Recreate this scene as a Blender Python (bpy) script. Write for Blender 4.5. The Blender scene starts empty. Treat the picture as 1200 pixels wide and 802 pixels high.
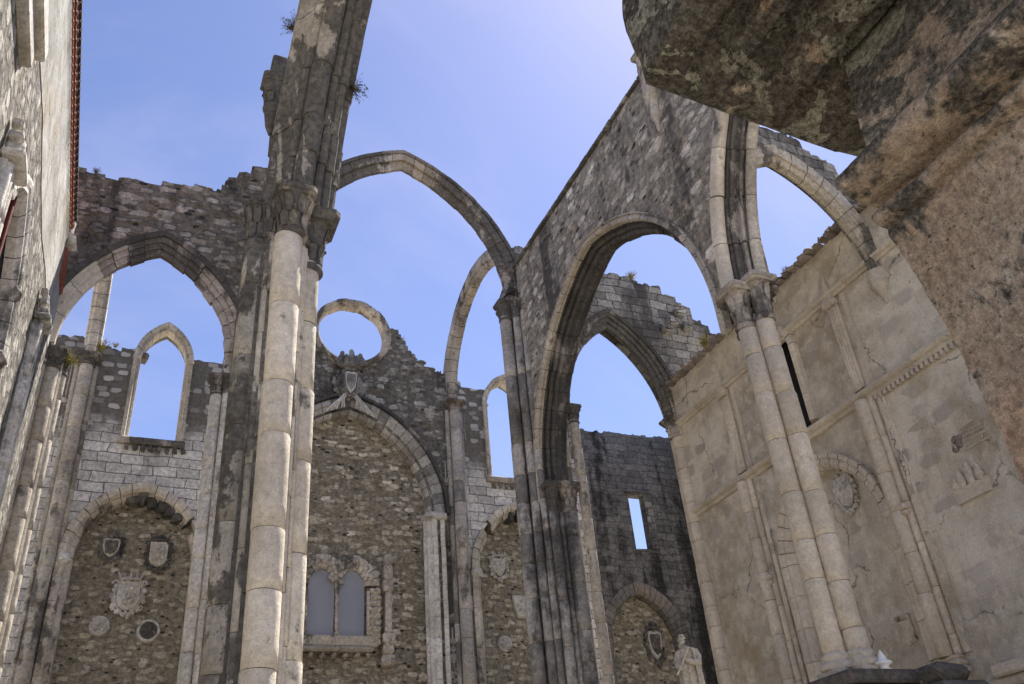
import bpy, bmesh, math, random
from mathutils import Vector, Matrix, noise
from mathutils.geometry import tessellate_polygon

S = 12.0                      # metres per layout unit
scene = bpy.context.scene
COL = scene.collection
RNG = random.Random(7)
PI = math.pi

# ------------------------------------------------------------------ mesh builder
class MB:
    def __init__(self):
        self.v = []; self.f = []; self.t = []; self.s = []
    def add(self, vs, fs, tone=0.5, smooth=False):
        b = len(self.v)
        self.v += [tuple(p) for p in vs]
        for f in fs:
            self.f.append(tuple(b + i for i in f)); self.t.append(tone); self.s.append(smooth)
    def box(self, lo, hi, tone=0.5, ch=0.0, jit=0.0, rot=0.0, rng=RNG):
        c = [(lo[i] + hi[i]) / 2 for i in range(3)]; h = [abs(hi[i] - lo[i]) / 2 for i in range(3)]
        ch = min(ch, min(h) * 0.9)
        vs = []
        if ch <= 0:
            for sx in (-1, 1):
                for sy in (-1, 1):
                    for sz in (-1, 1): vs.append((sx * h[0], sy * h[1], sz * h[2]))
            fs = [(0, 1, 3, 2), (4, 6, 7, 5), (0, 4, 5, 1), (2, 3, 7, 6), (0, 2, 6, 4), (1, 5, 7, 3)]
        else:
            bm = bmesh.new(); bmesh.ops.create_cube(bm, size=1.0)
            for q in bm.verts: q.co = Vector((q.co.x * 2 * h[0], q.co.y * 2 * h[1], q.co.z * 2 * h[2]))
            bmesh.ops.bevel(bm, geom=list(bm.edges), offset=ch, segments=1, affect='EDGES')
            bm.verts.ensure_lookup_table(); bm.verts.index_update()
            vs = [tuple(q.co) for q in bm.verts]; fs = [tuple(q.index for q in f.verts) for f in bm.faces]
            bm.free()
        cr, sr = math.cos(rot), math.sin(rot)
        o = []
        for x, y, z in vs:
            x += rng.uniform(-jit, jit); y += rng.uniform(-jit, jit); z += rng.uniform(-jit, jit)
            o.append((c[0] + x * cr - y * sr, c[1] + x * sr + y * cr, c[2] + z))
        self.add(o, fs, tone)
    def prism(self, rings, closed_ring=True, caps=True, tone=0.5, smooth=False):
        n = len(rings[0]); vs = [p for r in rings for p in r]; fs = []
        for i in range(len(rings) - 1):
            for j in range(n if closed_ring else n - 1):
                k = (j + 1) % n
                fs.append((i * n + j, i * n + k, (i + 1) * n + k, (i + 1) * n + j))
        self.add(vs, fs, tone, smooth)
        if caps:
            for r in (rings[0], rings[-1]):
                tri = tessellate_polygon([[Vector(p) for p in r]])
                self.add(r, [tuple(t) for t in tri], tone, False)
    def lathe(self, cx, cy, prof, n=20, tone=0.5, smooth=True, wob=None):
        rings = []
        for r, z in prof:
            rr = []
            for k in range(n):
                a = 2 * PI * k / n
                q = r * (1 + (wob(a, z) if wob else 0))
                rr.append((cx + q * math.cos(a), cy + q * math.sin(a), z))
            rings.append(rr)
        self.prism(rings, True, True, tone, smooth)
    def tube(self, pts, rad, n=8, tone=0.5):
        rings = []
        for i, p in enumerate(pts):
            p = Vector(p); a = Vector(pts[max(i - 1, 0)]); b = Vector(pts[min(i + 1, len(pts) - 1)])
            d = (b - a).normalized(); u = d.orthogonal().normalized() if abs(d.z) > .95 else d.cross(Vector((0, 0, 1))).normalized()
            w = d.cross(u); r = rad[i] if isinstance(rad, (list, tuple)) else rad
            rings.append([tuple(p + (u * math.cos(2 * PI * k / n) + w * math.sin(2 * PI * k / n)) * r) for k in range(n)])
        self.prism(rings, True, True, tone, True)
    def ball(self, c, r, tone=0.5, n=8, m=6):
        rings = []
        for i in range(m + 1):
            a = -PI / 2 + PI * (0.02 + 0.96 * i / m)
            rings.append([(c[0] + r[0] * math.cos(a) * math.cos(2 * PI * k / n), c[1] + r[1] * math.cos(a) * math.sin(2 * PI * k / n), c[2] + r[2] * math.sin(a)) for k in range(n)])
        self.prism(rings, True, True, tone, True)
    def build(self, name, mat, parent=None, shift=None):
        me = bpy.data.meshes.new(name)
        me.from_pydata(self.v, [], self.f)
        bm = bmesh.new(); bm.from_mesh(me)
        bmesh.ops.recalc_face_normals(bm, faces=list(bm.faces)); bm.to_mesh(me); bm.free()
        me.attributes.new('tone', 'FLOAT', 'FACE').data.foreach_set('value', self.t)
        me.polygons.foreach_set('use_smooth', self.s)
        uv = me.uv_layers.new(name='UVMap')
        for p in me.polygons:
            n = p.normal; ax, ay, az = abs(n.x), abs(n.y), abs(n.z)
            for li in p.loop_indices:
                c = me.vertices[me.loops[li].vertex_index].co
                if az > ax and az > ay: uv.data[li].uv = (c.x, c.y)
                elif ax > ay: uv.data[li].uv = (c.y, c.z)
                else: uv.data[li].uv = (c.x, c.z)
        me.materials.append(mat)
        if shift is not None: me.transform(Matrix.Translation(-Vector(shift)))
        o = bpy.data.objects.new(name, me); COL.objects.link(o)
        if shift is not None: o.location = shift
        if parent is not None:
            o.parent = parent
            o.matrix_parent_inverse = Matrix.Translation(-Vector(parent['base']))
        return o

def thing(name, label, cat, base, group=None):
    o = bpy.data.objects.new(name, None); COL.objects.link(o)
    o.empty_display_size = .3
    o.location = base; o['base'] = list(base); o['label'] = label; o['category'] = cat; o['kind'] = 'thing'
    if group: o['group'] = group
    return o
def sub(mb, name, mat, part):
    """a piece of a part: thing > part > sub-part"""
    o = mb.build(name, mat); o.parent = part
    off = Vector(part.parent['base']) if part.parent and 'base' in part.parent else Vector((0, 0, 0))
    o.matrix_parent_inverse = Matrix.Identity(4)
    return o
def tag(o, label, cat, group=None):
    o['label'] = label; o['category'] = cat; o['kind'] = 'thing'
    if group: o['group'] = group
    return o

GROUND = -1.6
def W(u, v, z): return (u * S, v * S, z * S)

# ------------------------------------------------------------------ node helpers
class NT:
    def __init__(self, name):
        self.m = bpy.data.materials.new(name); self.m.use_nodes = True
        self.t = self.m.node_tree; self.t.nodes.clear()
        self.out = self.t.nodes.new('ShaderNodeOutputMaterial')
        self.bs = self.t.nodes.new('ShaderNodeBsdfPrincipled')
        self.t.links.new(self.bs.outputs[0], self.out.inputs[0])
    def link(self, a, b): self.t.links.new(a, b)
    def setin(self, sock, v):
        if isinstance(v, bpy.types.NodeSocket): self.link(v, sock)
        elif v is not None: sock.default_value = v
    def n(self, typ, **kw):
        nd = self.t.nodes.new(typ)
        for k, v in kw.items(): setattr(nd, k, v)
        return nd
    def obj(self): return self.n('ShaderNodeTexCoord').outputs['Object']
    def uv(self): return self.n('ShaderNodeTexCoord').outputs['UV']
    def attr(self, a): return self.n('ShaderNodeAttribute', attribute_name=a).outputs['Fac']
    def mapping(self, vec, scale, loc=(0, 0, 0)):
        m = self.n('ShaderNodeMapping'); self.link(vec, m.inputs['Vector'])
        m.inputs['Scale'].default_value = scale; m.inputs['Location'].default_value = loc
        return m.outputs[0]
    def noise(self, vec, scale, detail=6, rough=.6, dist=0.0, col=False):
        nd = self.n('ShaderNodeTexNoise'); self.link(vec, nd.inputs['Vector'])
        nd.inputs['Scale'].default_value = scale; nd.inputs['Detail'].default_value = detail
        nd.inputs['Roughness'].default_value = rough; nd.inputs['Distortion'].default_value = dist
        return nd.outputs['Color' if col else 'Fac']
    def ramp(self, f, a, b, lo=0.0, hi=1.0):
        nd = self.n('ShaderNodeMapRange', interpolation_type='SMOOTHSTEP')
        self.link(f, nd.inputs[0])
        nd.inputs[1].default_value = a; nd.inputs[2].default_value = b
        nd.inputs[3].default_value = lo; nd.inputs[4].default_value = hi
        return nd.outputs[0]
    def math(self, op, a, b=None, c=None, clamp=False):
        nd = self.n('ShaderNodeMath', operation=op, use_clamp=clamp)
        self.setin(nd.inputs[0], a); self.setin(nd.inputs[1], b)
        if c is not None: self.setin(nd.inputs[2], c)
        return nd.outputs[0]
    def vmath(self, op, a, b):
        nd = self.n('ShaderNodeVectorMath', operation=op)
        self.setin(nd.inputs[0], a); self.setin(nd.inputs[1], b)
        return nd.outputs[0]
    def mix(self, f, a, b, blend='MIX'):
        nd = self.n('ShaderNodeMix', data_type='RGBA', blend_type=blend)
        self.setin(nd.inputs[0], f)
        self.setin(nd.inputs[6], a if isinstance(a, bpy.types.NodeSocket) else (*a, 1) if len(a) == 3 else a)
        self.setin(nd.inputs[7], b if isinstance(b, bpy.types.NodeSocket) else (*b, 1) if len(b) == 3 else b)
        return nd.outputs[2]
    def scalecol(self, col, f):
        nd = self.n('ShaderNodeVectorMath', operation='SCALE')
        self.link(col, nd.inputs[0]); self.setin(nd.inputs['Scale'], f)
        return nd.outputs[0]
    def bump(self, h, dist, strength=1.0, prev=None):
        nd = self.n('ShaderNodeBump'); self.link(h, nd.inputs['Height'])
        nd.inputs['Distance'].default_value = dist; nd.inputs['Strength'].default_value = strength
        if prev is not None: self.link(prev, nd.inputs['Normal'])
        return nd.outputs[0]
    def finish(self, col, normal=None, rough=.9, spec=.2):
        self.setin(self.bs.inputs['Base Color'], col)
        if normal is not None: self.link(normal, self.bs.inputs['Normal'])
        self.setin(self.bs.inputs['Roughness'], rough)
        self.bs.inputs['Specular IOR Level'].default_value = spec
        return self.m

def crust_mask(g, o, lo, hi, zs=.22, scale=.8, seed=0):
    """weathering crust: vertical runs broken by patches"""
    a = g.noise(g.mapping(o, (1, 1, zs), (seed, seed * 2, 0)), scale, 8, .65, .3)
    b = g.noise(g.mapping(o, (1, 1, 1), (seed + 3, 0, 0)), 3.3, 6, .7)
    s = g.math('ADD', g.math('MULTIPLY', a, .72), g.math('MULTIPLY', b, .28))
    return g.ramp(s, lo, hi)

def mat_limestone(name, light, dark, crust=(.53, .6), crustcol=(.045, .043, .041), band=0.0, rough_b=1.0, seed=0, zs=.22, mott=1.0, cs=.8):
    """cut stone: per-stone tone, dark crust runs, pitted grain"""
    g = NT(name); o = g.obj(); t = g.attr('tone')
    n1 = g.noise(o, 1.3, 8, .65); n2 = g.noise(o, 14, 6, .7); n3 = g.noise(o, 60, 4, .7)
    c = g.mix(g.ramp(n1, .3, .7), dark, light)
    warm = g.noise(g.mapping(o, (1, 1, 1), (9, 4, 2)), .55, 4, .6)
    c = g.mix(g.math('MULTIPLY', g.ramp(warm, .5, .68), .35), c, (.44, .34, .22))
    c = g.scalecol(c, g.math('ADD', .72, g.math('MULTIPLY', t, .5)))
    c = g.scalecol(c, g.ramp(n2, .25, .75, 1 - .34 * mott, 1 + .26 * mott)); c = g.scalecol(c, g.ramp(n3, .3, .7, .85, 1.12))
    cm = crust_mask(g, o, crust[0], crust[1], zs=zs, seed=seed, scale=cs)
    if band > 0:
        bandm = g.math('MULTIPLY', g.ramp(t, .34, .26), g.ramp(g.noise(o, 4, 7, .7), .36, .6, .15, 1.0))
        cm = g.math('MAXIMUM', cm, g.math('MULTIPLY', bandm, band))
    cm = g.math('MULTIPLY', cm, g.ramp(n2, .3, .62, .55, 1.0))
    c = g.mix(g.math('MULTIPLY', cm, .88), c, crustcol)
    lich = g.ramp(g.noise(g.mapping(o, (1, 1, 1), (2, 7, 1)), 4.5, 6, .7), .62, .68)
    c = g.mix(g.math('MULTIPLY', lich, .35), c, (.30, .29, .25))
    pit = g.ramp(n2, .34, .24)
    h = g.math('SUBTRACT', g.math('ADD', g.math('MULTIPLY', n2, .6), g.math('MULTIPLY', n3, .25)), g.math('MULTIPLY', pit, .3))
    h = g.math('ADD', h, g.math('MULTIPLY', n1, .8))
    return g.finish(c, g.bump(h, .042 * rough_b), .92, .15)

def mat_rubble(name, mortar, stone, stone2, scale=(1.9, 3.4), show=(.35, .6), crust=(.5, .62), crustcol=(.05, .048, .046), seed=0, relief=.03, cover=.85, zs=.22, warmcol=(.36, .25, .12), warm=.3):
    """rubble stones of mixed size half sunk in mortar"""
    g = NT(name); uv = g.uv(); o = g.obj()
    d = g.noise(g.mapping(uv, (1, 1, 1)), 1.6, 4, .6, 0, True)
    duv = g.vmath('ADD', uv, g.vmath('MULTIPLY', g.vmath('SUBTRACT', d, (.5, .5, .5)), (.16, .10, 0)))
    mp = g.mapping(duv, (scale[0], scale[1], 1), (seed * 3.1, seed * 1.7, 0))
    v1 = g.n('ShaderNodeTexVoronoi', voronoi_dimensions='2D', feature='F1', distance='MINKOWSKI'); g.link(mp, v1.inputs['Vector']); v1.inputs['Scale'].default_value = 1
    v1.inputs['Randomness'].default_value = 1.0; v1.inputs['Exponent'].default_value = 3.2
    sep = g.n('ShaderNodeSeparateColor'); g.link(v1.outputs['Color'], sep.inputs[0])
    r1, r2, r3 = sep.outputs[0], sep.outputs[1], sep.outputs[2]
    n2 = g.noise(o, 9, 7, .7); n3 = g.noise(o, 45, 4, .7); big = g.noise(o, .5, 6, .6)
    rad = g.math('ADD', .30, g.math('MULTIPLY', r3, .20))
    edge = g.math('ADD', g.math('SUBTRACT', rad, v1.outputs['Distance']), g.math('MULTIPLY', g.math('SUBTRACT', n2, .5), .22))
    gate = g.math('ADD', r1, g.math('MULTIPLY', g.math('SUBTRACT', g.noise(o, .9, 4, .6), .5), 1.1))
    vis = g.ramp(gate, show[0], show[1])
    sm = g.math('MULTIPLY', g.ramp(edge, -.02, .10), vis)
    mp2 = g.mapping(duv, (scale[0] * 1.9, scale[1] * 1.7, 1), (seed * 5.3, 2.2, 0))
    v2 = g.n('ShaderNodeTexVoronoi', voronoi_dimensions='2D', feature='F1'); g.link(mp2, v2.inputs['Vector']); v2.inputs['Scale'].default_value = 1
    sep2 = g.n('ShaderNodeSeparateColor'); g.link(v2.outputs['Color'], sep2.inputs[0])
    e2 = g.math('ADD', g.math('SUBTRACT', g.math('ADD', .28, g.math('MULTIPLY', sep2.outputs[1], .2)), v2.outputs['Distance']), g.math('MULTIPLY', g.math('SUBTRACT', n2, .5), .3))
    gate2 = g.math('ADD', sep2.outputs[0], g.math('MULTIPLY', g.math('SUBTRACT', g.noise(g.mapping(o, (1, 1, 1), (6, 6, 6)), 1.3, 4, .6), .5), 1.2))
    sm2 = g.math('MULTIPLY', g.math('MULTIPLY', g.ramp(e2, -.02, .12), g.ramp(gate2, show[0] + .05, show[1] + .12)), .75)
    sm = g.math('MAXIMUM', sm, sm2)
    # stones too sunk or too dirty to show clearly still read as faint bosses
    faint = g.ramp(edge, -.05, .15)
    sc = g.mix(r2, stone, stone2)
    sc = g.scalecol(sc, g.math('ADD', .65, g.math('MULTIPLY', r3, .6)))
    mc = g.scalecol(g.mix(g.ramp(big, .3, .7), mortar, tuple(x * 1.25 for x in mortar)), g.math('ADD', .8, g.math('MULTIPLY', faint, g.math('SUBTRACT', r3, .35))))
    wm = g.math('MULTIPLY', g.ramp(g.noise(g.mapping(o, (1, 1, 1), (5, 1, seed)), 1.1, 6, .7), .52, .68), warm)
    mc = g.mix(wm, mc, warmcol)
    c = g.mix(sm, mc, sc)
    sock = g.math('MULTIPLY', g.ramp(sep2.outputs[2], .93, .95), g.ramp(e2, .02, .14))
    c = g.mix(g.math('MULTIPLY', sock, .85), c, (.03, .027, .024))
    c = g.scalecol(c, g.ramp(n2, .25, .75, .5, 1.45)); c = g.scalecol(c, g.ramp(n3, .3, .7, .8, 1.2))
    cm = crust_mask(g, o, crust[0], crust[1], zs=zs, seed=seed, scale=.7)
    cm = g.math('MULTIPLY', cm, g.ramp(n2, .25, .6, .5, 1.0))
    c = g.mix(g.math('MULTIPLY', cm, cover), c, crustcol)
    h = g.math('ADD', g.math('MULTIPLY', g.math('MAXIMUM', sm, g.math('MULTIPLY', faint, .55)), .8), g.math('MULTIPLY', n2, .75))
    h = g.math('SUBTRACT', h, g.math('MULTIPLY', sock, 1.6))
    h = g.math('ADD', h, g.math('MULTIPLY', n3, .25))
    return g.finish(c, g.bump(h, relief), .95, .1)

def mat_ashlar(name, light, dark, mortar, bw=.62, bh=.30, crust=(.55, .65), crustcol=(.05, .048, .046), seed=0, relief=.02, cover=.85, zs=.2, warp=.06, blend=None):
    """coursed blocks of uneven tone; blend = (z0, z1, rubble colours) turns to dark rubble above"""
    g = NT(name); uv = g.uv(); o = g.obj()
    d = g.noise(uv, .9, 3, .6, 0, True)
    duv = g.vmath('ADD', uv, g.vmath('MULTIPLY', g.vmath('SUBTRACT', d, (.5, .5, .5)), (warp * 3, warp * 1.6, 0)))
    d2 = g.noise(uv, 7, 4, .6, 0, True)
    duv = g.vmath('ADD', duv, g.vmath('MULTIPLY', g.vmath('SUBTRACT', d2, (.5, .5, .5)), (warp * .6, warp * .6, 0)))
    br = g.n('ShaderNodeTexBrick'); g.link(g.mapping(duv, (1, 1, 1), (seed * .7, seed * .13, 0)), br.inputs['Vector'])
    br.offset = .43; br.squash = 1.35; br.squash_frequency = 3
    br.inputs['Scale'].default_value = 1; br.inputs['Brick Width'].default_value = bw; br.inputs['Row Height'].default_value = bh
    br.inputs['Mortar Size'].default_value = .012; br.inputs['Mortar Smooth'].default_value = .35; br.inputs['Bias'].default_value = 0
    br.inputs['Color1'].default_value = (*light, 1); br.inputs['Color2'].default_value = (*dark, 1); br.inputs['Mortar'].default_value = (*mortar, 1)
    n1 = g.noise(o, 1.1, 7, .65); n2 = g.noise(o, 11, 7, .7); n3 = g.noise(o, 50, 4, .7)
    c = g.scalecol(br.outputs['Color'], g.ramp(n1, .25, .75, .78, 1.2))
    c = g.scalecol(c, g.ramp(n2, .25, .75, .6, 1.35)); c = g.scalecol(c, g.ramp(n3, .3, .7, .85, 1.15))
    gap = br.outputs['Fac']
    h = g.math('ADD', g.math('MULTIPLY', g.math('SUBTRACT', 1.0, gap), .6), g.math('ADD', g.math('MULTIPLY', n2, .6), g.math('MULTIPLY', n3, .2)))
    if blend:
        z0, z1, mcol, scol = blend
        sepz = g.n('ShaderNodeSeparateXYZ'); g.link(o, sepz.inputs[0])
        zz = g.math('ADD', sepz.outputs[2], g.math('MULTIPLY', g.math('SUBTRACT', g.noise(o, 1.7, 4, .7), .5), 1.6))
        f = g.ramp(zz, z0 * S, z1 * S)
        mp = g.mapping(duv, (3.0, 5.2, 1), (seed, 4, 0))
        v1 = g.n('ShaderNodeTexVoronoi', voronoi_dimensions='2D', distance='MINKOWSKI'); g.link(mp, v1.inputs['Vector']); v1.inputs['Scale'].default_value = 1; v1.inputs['Exponent'].default_value = 3.5
        sep = g.n('ShaderNodeSeparateColor'); g.link(v1.outputs['Color'], sep.inputs[0])
        sm = g.math('MULTIPLY', g.ramp(g.math('ADD', g.math('SUBTRACT', .44, v1.outputs['Distance']), g.math('MULTIPLY', g.math('SUBTRACT', n2, .5), .22)), -.02, .1), g.ramp(sep.outputs[0], .45, .7))
        rc = g.mix(sm, g.scalecol(g.mix(n1, mcol, tuple(x * 1.3 for x in mcol)), g.ramp(n2, .2, .8, .6, 1.3)), g.mix(sep.outputs[1], scol, tuple(x * .6 for x in scol)))
        c = g.mix(f, c, rc)
        h2 = g.math('ADD', g.math('MULTIPLY', sm, .9), g.math('MULTIPLY', n2, .9))
        hm = g.n('ShaderNodeMix', data_type='FLOAT'); g.link(f, hm.inputs[0]); g.link(h, hm.inputs[2]); g.link(h2, hm.inputs[3]); h = hm.outputs[0]
    cm = crust_mask(g, o, crust[0], crust[1], zs=zs, seed=seed, scale=.7)
    cm = g.math('MULTIPLY', cm, g.ramp(n2, .25, .6, .55, 1.0))
    c = g.mix(g.math('MULTIPLY', cm, cover), c, crustcol)
    return g.finish(c, g.bump(h, relief), .93, .12)

def mat_plaster(name, base, dark, patch, seed=0, relief=.012, stones=.4):
    """old lime plaster, mottled, with stones ghosting through"""
    g = NT(name); uv = g.uv(); o = g.obj()
    n1 = g.noise(o, .55, 7, .62, .4); n2 = g.noise(o, 3.2, 7, .7); n3 = g.noise(o, 26, 5, .7)
    c = g.mix(g.ramp(g.math('ADD', g.math('MULTIPLY', n1, .65), g.math('MULTIPLY', n2, .35)), .36, .62), dark, base)
    c = g.mix(g.math('MULTIPLY', g.ramp(n2, .5, .62), .5), c, patch)
    d = g.noise(uv, 2.2, 3, .6, 0, True)
    duv = g.vmath('ADD', uv, g.vmath('MULTIPLY', g.vmath('SUBTRACT', d, (.5, .5, .5)), (.3, .2, 0)))
    mp = g.mapping(duv, (1.7, 3.0, 1), (seed, 0, 0))
    v1 = g.n('ShaderNodeTexVoronoi', voronoi_dimensions='2D', distance='MINKOWSKI'); g.link(mp, v1.inputs['Vector']); v1.inputs['Scale'].default_value = 1; v1.inputs['Exponent'].default_value = 3.5
    sep = g.n('ShaderNodeSeparateColor'); g.link(v1.outputs['Color'], sep.inputs[0])
    gate = g.math('ADD', sep.outputs[0], g.math('MULTIPLY', g.math('SUBTRACT', g.noise(o, .8, 4, .6), .5), .9))
    sm = g.math('MULTIPLY', g.ramp(g.math('ADD', g.math('SUBTRACT', .42, v1.outputs['Distance']), g.math('MULTIPLY', g.math('SUBTRACT', n2, .5), .3)), -.05, .16), g.ramp(gate, .55, .8))
    c = g.mix(g.math('MULTIPLY', sm, stones), c, g.mix(sep.outputs[1], (.55, .50, .43), (.40, .36, .30)))
    run = crust_mask(g, o, .56, .66, zs=.15, seed=seed + 5, scale=.8)
    c = g.mix(g.math('MULTIPLY', run, .55), c, (.12, .105, .085))
    ochre = g.ramp(g.noise(g.mapping(o, (1, 1, .6), (3, 9, seed)), .8, 6, .65, .5), .52, .66)
    c = g.mix(g.math('MULTIPLY', ochre, .45), c, (.33, .26, .16))
    br = g.n('ShaderNodeTexBrick'); g.link(duv, br.inputs['Vector']); br.inputs['Scale'].default_value = 1; br.inputs['Brick Width'].default_value = .85; br.inputs['Row Height'].default_value = .42; br.inputs['Mortar Size'].default_value = .018; br.inputs['Mortar Smooth'].default_value = .8
    br.inputs['Color1'].default_value = (.93, .93, .93, 1); br.inputs['Color2'].default_value = (1.07, 1.07, 1.07, 1); br.inputs['Mortar'].default_value = (.88, .86, .84, 1)
    c = g.mix(g.math('MULTIPLY', g.ramp(n1, .42, .6), .6), c, g.mix(1.0, c, br.outputs['Color'], 'MULTIPLY'))
    c = g.scalecol(c, g.ramp(n3, .3, .7, .88, 1.1))
    cw = g.vmath('ADD', uv, g.vmath('MULTIPLY', g.vmath('SUBTRACT', g.noise(uv, 1.1, 6, .65, 0, True), (.5, .5, .5)), (1.1, 1.1, 0)))
    cv = g.n('ShaderNodeTexVoronoi', voronoi_dimensions='2D', feature='DISTANCE_TO_EDGE'); g.link(cw, cv.inputs['Vector']); cv.inputs['Scale'].default_value = .42
    crack = g.math('MULTIPLY', g.ramp(cv.outputs['Distance'], .011, .003), g.ramp(g.noise(g.mapping(o, (1, 1, 1), (8, 2, 2)), .6, 4, .6), .46, .56))
    c = g.mix(g.math('MULTIPLY', crack, .7), c, (.10, .085, .07))
    spots = g.ramp(g.noise(o, 7, 3, .5), .70, .74)
    c = g.mix(g.math('MULTIPLY', spots, .5), c, (.12, .10, .09))
    h = g.math('ADD', g.math('MULTIPLY', n2, .9), g.math('ADD', g.math('MULTIPLY', n3, .35), g.math('MULTIPLY', sm, .35)))
    return g.finish(c, g.bump(h, relief), .95, .1)

def mat_near(name):
    """close weathered block: black crust, ochre lichen, tan bare stone lower down"""
    g = NT(name); o = g.obj()
    n1 = g.noise(o, .75, 8, .65, .5); n2 = g.noise(o, 3.1, 8, .7, .3); n3 = g.noise(o, 22, 6, .75); n4 = g.noise(o, 90, 3, .7)
    base = g.mix(g.ramp(n1, .35, .65), (.42, .315, .225), (.66, .55, .425))
    base = g.mix(g.math('MULTIPLY', g.ramp(n2, .52, .62), .55), base, (.62, .56, .47))
    rust = g.ramp(g.noise(g.mapping(o, (1, 1, .8), (4, 2, 9)), .9, 6, .6, .5), .5, .64)
    base = g.mix(g.math('MULTIPLY', rust, .6), base, (.52, .32, .20))
    sep = g.n('ShaderNodeSeparateXYZ'); g.link(o, sep.inputs[0])
    high = g.ramp(g.math('ADD', sep.outputs[2], g.math('MULTIPLY', g.math('SUBTRACT', n1, .5), 2.4)), 2.9, 4.5)
    thr = g.math('ADD', g.math('MULTIPLY', n2, .55), g.math('MULTIPLY', g.noise(g.mapping(o, (1, 1, 1), (7, 7, 1)), 1.2, 8, .7, .4), .45))
    thr = g.math('ADD', thr, g.math('MULTIPLY', g.math('SUBTRACT', high, .5), .17))
    cap = g.math('SUBTRACT', g.ramp(g.math('ADD', sep.outputs[2], g.math('MULTIPLY', g.math('SUBTRACT', n2, .5), 1.6)), 1.7, 2.9), g.ramp(sep.outputs[2], 3.35, 3.6, 0, .8))
    thr = g.math('ADD', thr, g.math('SUBTRACT', g.math('MULTIPLY', cap, .085), .02))
    crust = g.ramp(thr, .47, .53)
    cc = g.mix(g.ramp(n3, .3, .7), (.052, .048, .041), (.175, .16, .13))
    c = g.mix(g.math('MULTIPLY', crust, .93), base, cc)
    li = g.ramp(g.math('ADD', g.math('MULTIPLY', g.noise(g.mapping(o, (1, 1, 1), (1, 8, 3)), 2.2, 7, .6, 1.2), .8), g.math('MULTIPLY', n3, .2)), .50, .53)
    li = g.math('MULTIPLY', li, g.math('MULTIPLY', high, g.ramp(n1, .38, .55)))
    c = g.mix(g.math('MULTIPLY', li, .85), c, g.mix(g.ramp(n3, .3, .7), (.26, .25, .19), (.42, .40, .31)))
    mossy = g.math('MULTIPLY', g.ramp(g.noise(g.mapping(o, (1, 1, 1), (3, 3, 8)), 1.6, 7, .7), .6, .68), .6)
    c = g.mix(mossy, c, (.075, .07, .035))
    vp = g.n('ShaderNodeTexVoronoi', feature='F1'); g.link(g.vmath('ADD', o, g.vmath('MULTIPLY', g.noise(o, 6, 3, .6, 0, True), (.15, .15, .15))), vp.inputs['Vector']); vp.inputs['Scale'].default_value = 23
    pits = g.math('MULTIPLY', g.ramp(vp.outputs['Distance'], .24, .06), g.ramp(g.noise(o, 5, 4, .7), .5, .6))
    c = g.mix(g.math('MULTIPLY', pits, .5), c, (.05, .042, .034))
    c = g.scalecol(c, g.ramp(n3, .3, .7, .6, 1.4)); c = g.scalecol(c, g.ramp(n4, .3, .7, .8, 1.2))
    h = g.math('ADD', g.math('MULTIPLY', n2, 1.0), g.math('ADD', g.math('MULTIPLY', n3, .45), g.math('MULTIPLY', n4, .15)))
    h = g.math('SUBTRACT', g.math('ADD', h, g.math('MULTIPLY', li, .3)), g.math('MULTIPLY', pits, .6))
    return g.finish(c, g.bump(h, .085), .95, .1)

def mat_plain(name, c1, c2, scale=6, rough=.8, relief=.004, spec=.2):
    g = NT(name); o = g.obj(); n1 = g.noise(o, scale, 6, .65); t = g.attr('tone')
    c = g.scalecol(g.mix(g.ramp(n1, .3, .7), c1, c2), g.math('ADD', .75, g.math('MULTIPLY', t, .5)))
    return g.finish(c, g.bump(n1, relief), rough, spec)

M = {}
M['lime'] = mat_limestone('limestone_pale', (.66, .59, .48), (.44, .385, .31), crust=(.545, .60), seed=1)
M['lime_p1'] = mat_limestone('limestone_pier', (.84, .755, .62), (.62, .545, .44), crust=(.55, .595), seed=2, band=.7, mott=.6)
M['lime_dark'] = mat_limestone('limestone_blackened', (.62, .57, .50), (.33, .295, .255), crust=(.415, .465), seed=3, band=.95, zs=.13)
M['lime_band'] = mat_limestone('limestone_banded', (.56, .52, .46), (.36, .33, .30), crust=(.53, .61), seed=4, band=.68)
M['lime_black'] = mat_limestone('limestone_black', (.46, .41, .35), (.17, .155, .135), crust=(.40, .46), seed=16, band=.95)  # near-black stone for hoods, arcade arch underside and broken voussoirs
M['lime_streak'] = mat_limestone('limestone_streaked', (.66, .60, .51), (.36, .32, .27), crust=(.465, .495), seed=17, band=.5, zs=.07, cs=2.4)
M['lime_patch'] = mat_limestone('limestone_patched', (.68, .62, .53), (.40, .36, .30), crust=(.485, .515), seed=18, band=.85, zs=.45, cs=2.2)
M['lime_white'] = mat_limestone('limestone_white', (.80, .755, .68), (.53, .49, .43), crust=(.54, .61), seed=5)
M['lime_arch'] = mat_limestone('limestone_arch', (.57, .50, .42), (.32, .28, .235), crust=(.475, .53), seed=6, band=.6)
M['lime_clean'] = mat_limestone('limestone_clean', (.70, .62, .50), (.50, .44, .355), crust=(.585, .65), seed=8, mott=.5, rough_b=.7)
M['shield'] = mat_limestone('shield_stone', (.70, .66, .59), (.46, .43, .38), crust=(.55, .62), seed=9, rough_b=.6)
M['shield_dark'] = mat_limestone('shield_stone_dark', (.40, .37, .33), (.13, .12, .11), crust=(.45, .52), seed=10, rough_b=.6)
M['rub_arcade'] = mat_rubble('rubble_arcade', (.36, .32, .25), (.72, .66, .55), (.46, .40, .31), (2.7, 5.4), (.5, .8), (.52, .585), (.06, .055, .05), seed=1, zs=.10, relief=.05)
M['rub_dark'] = mat_rubble('rubble_dark', (.215, .19, .15), (.54, .495, .42), (.29, .255, .205), (2.2, 4.6), (.45, .7), (.48, .58), (.045, .042, .038), seed=2, relief=.09)
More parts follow.
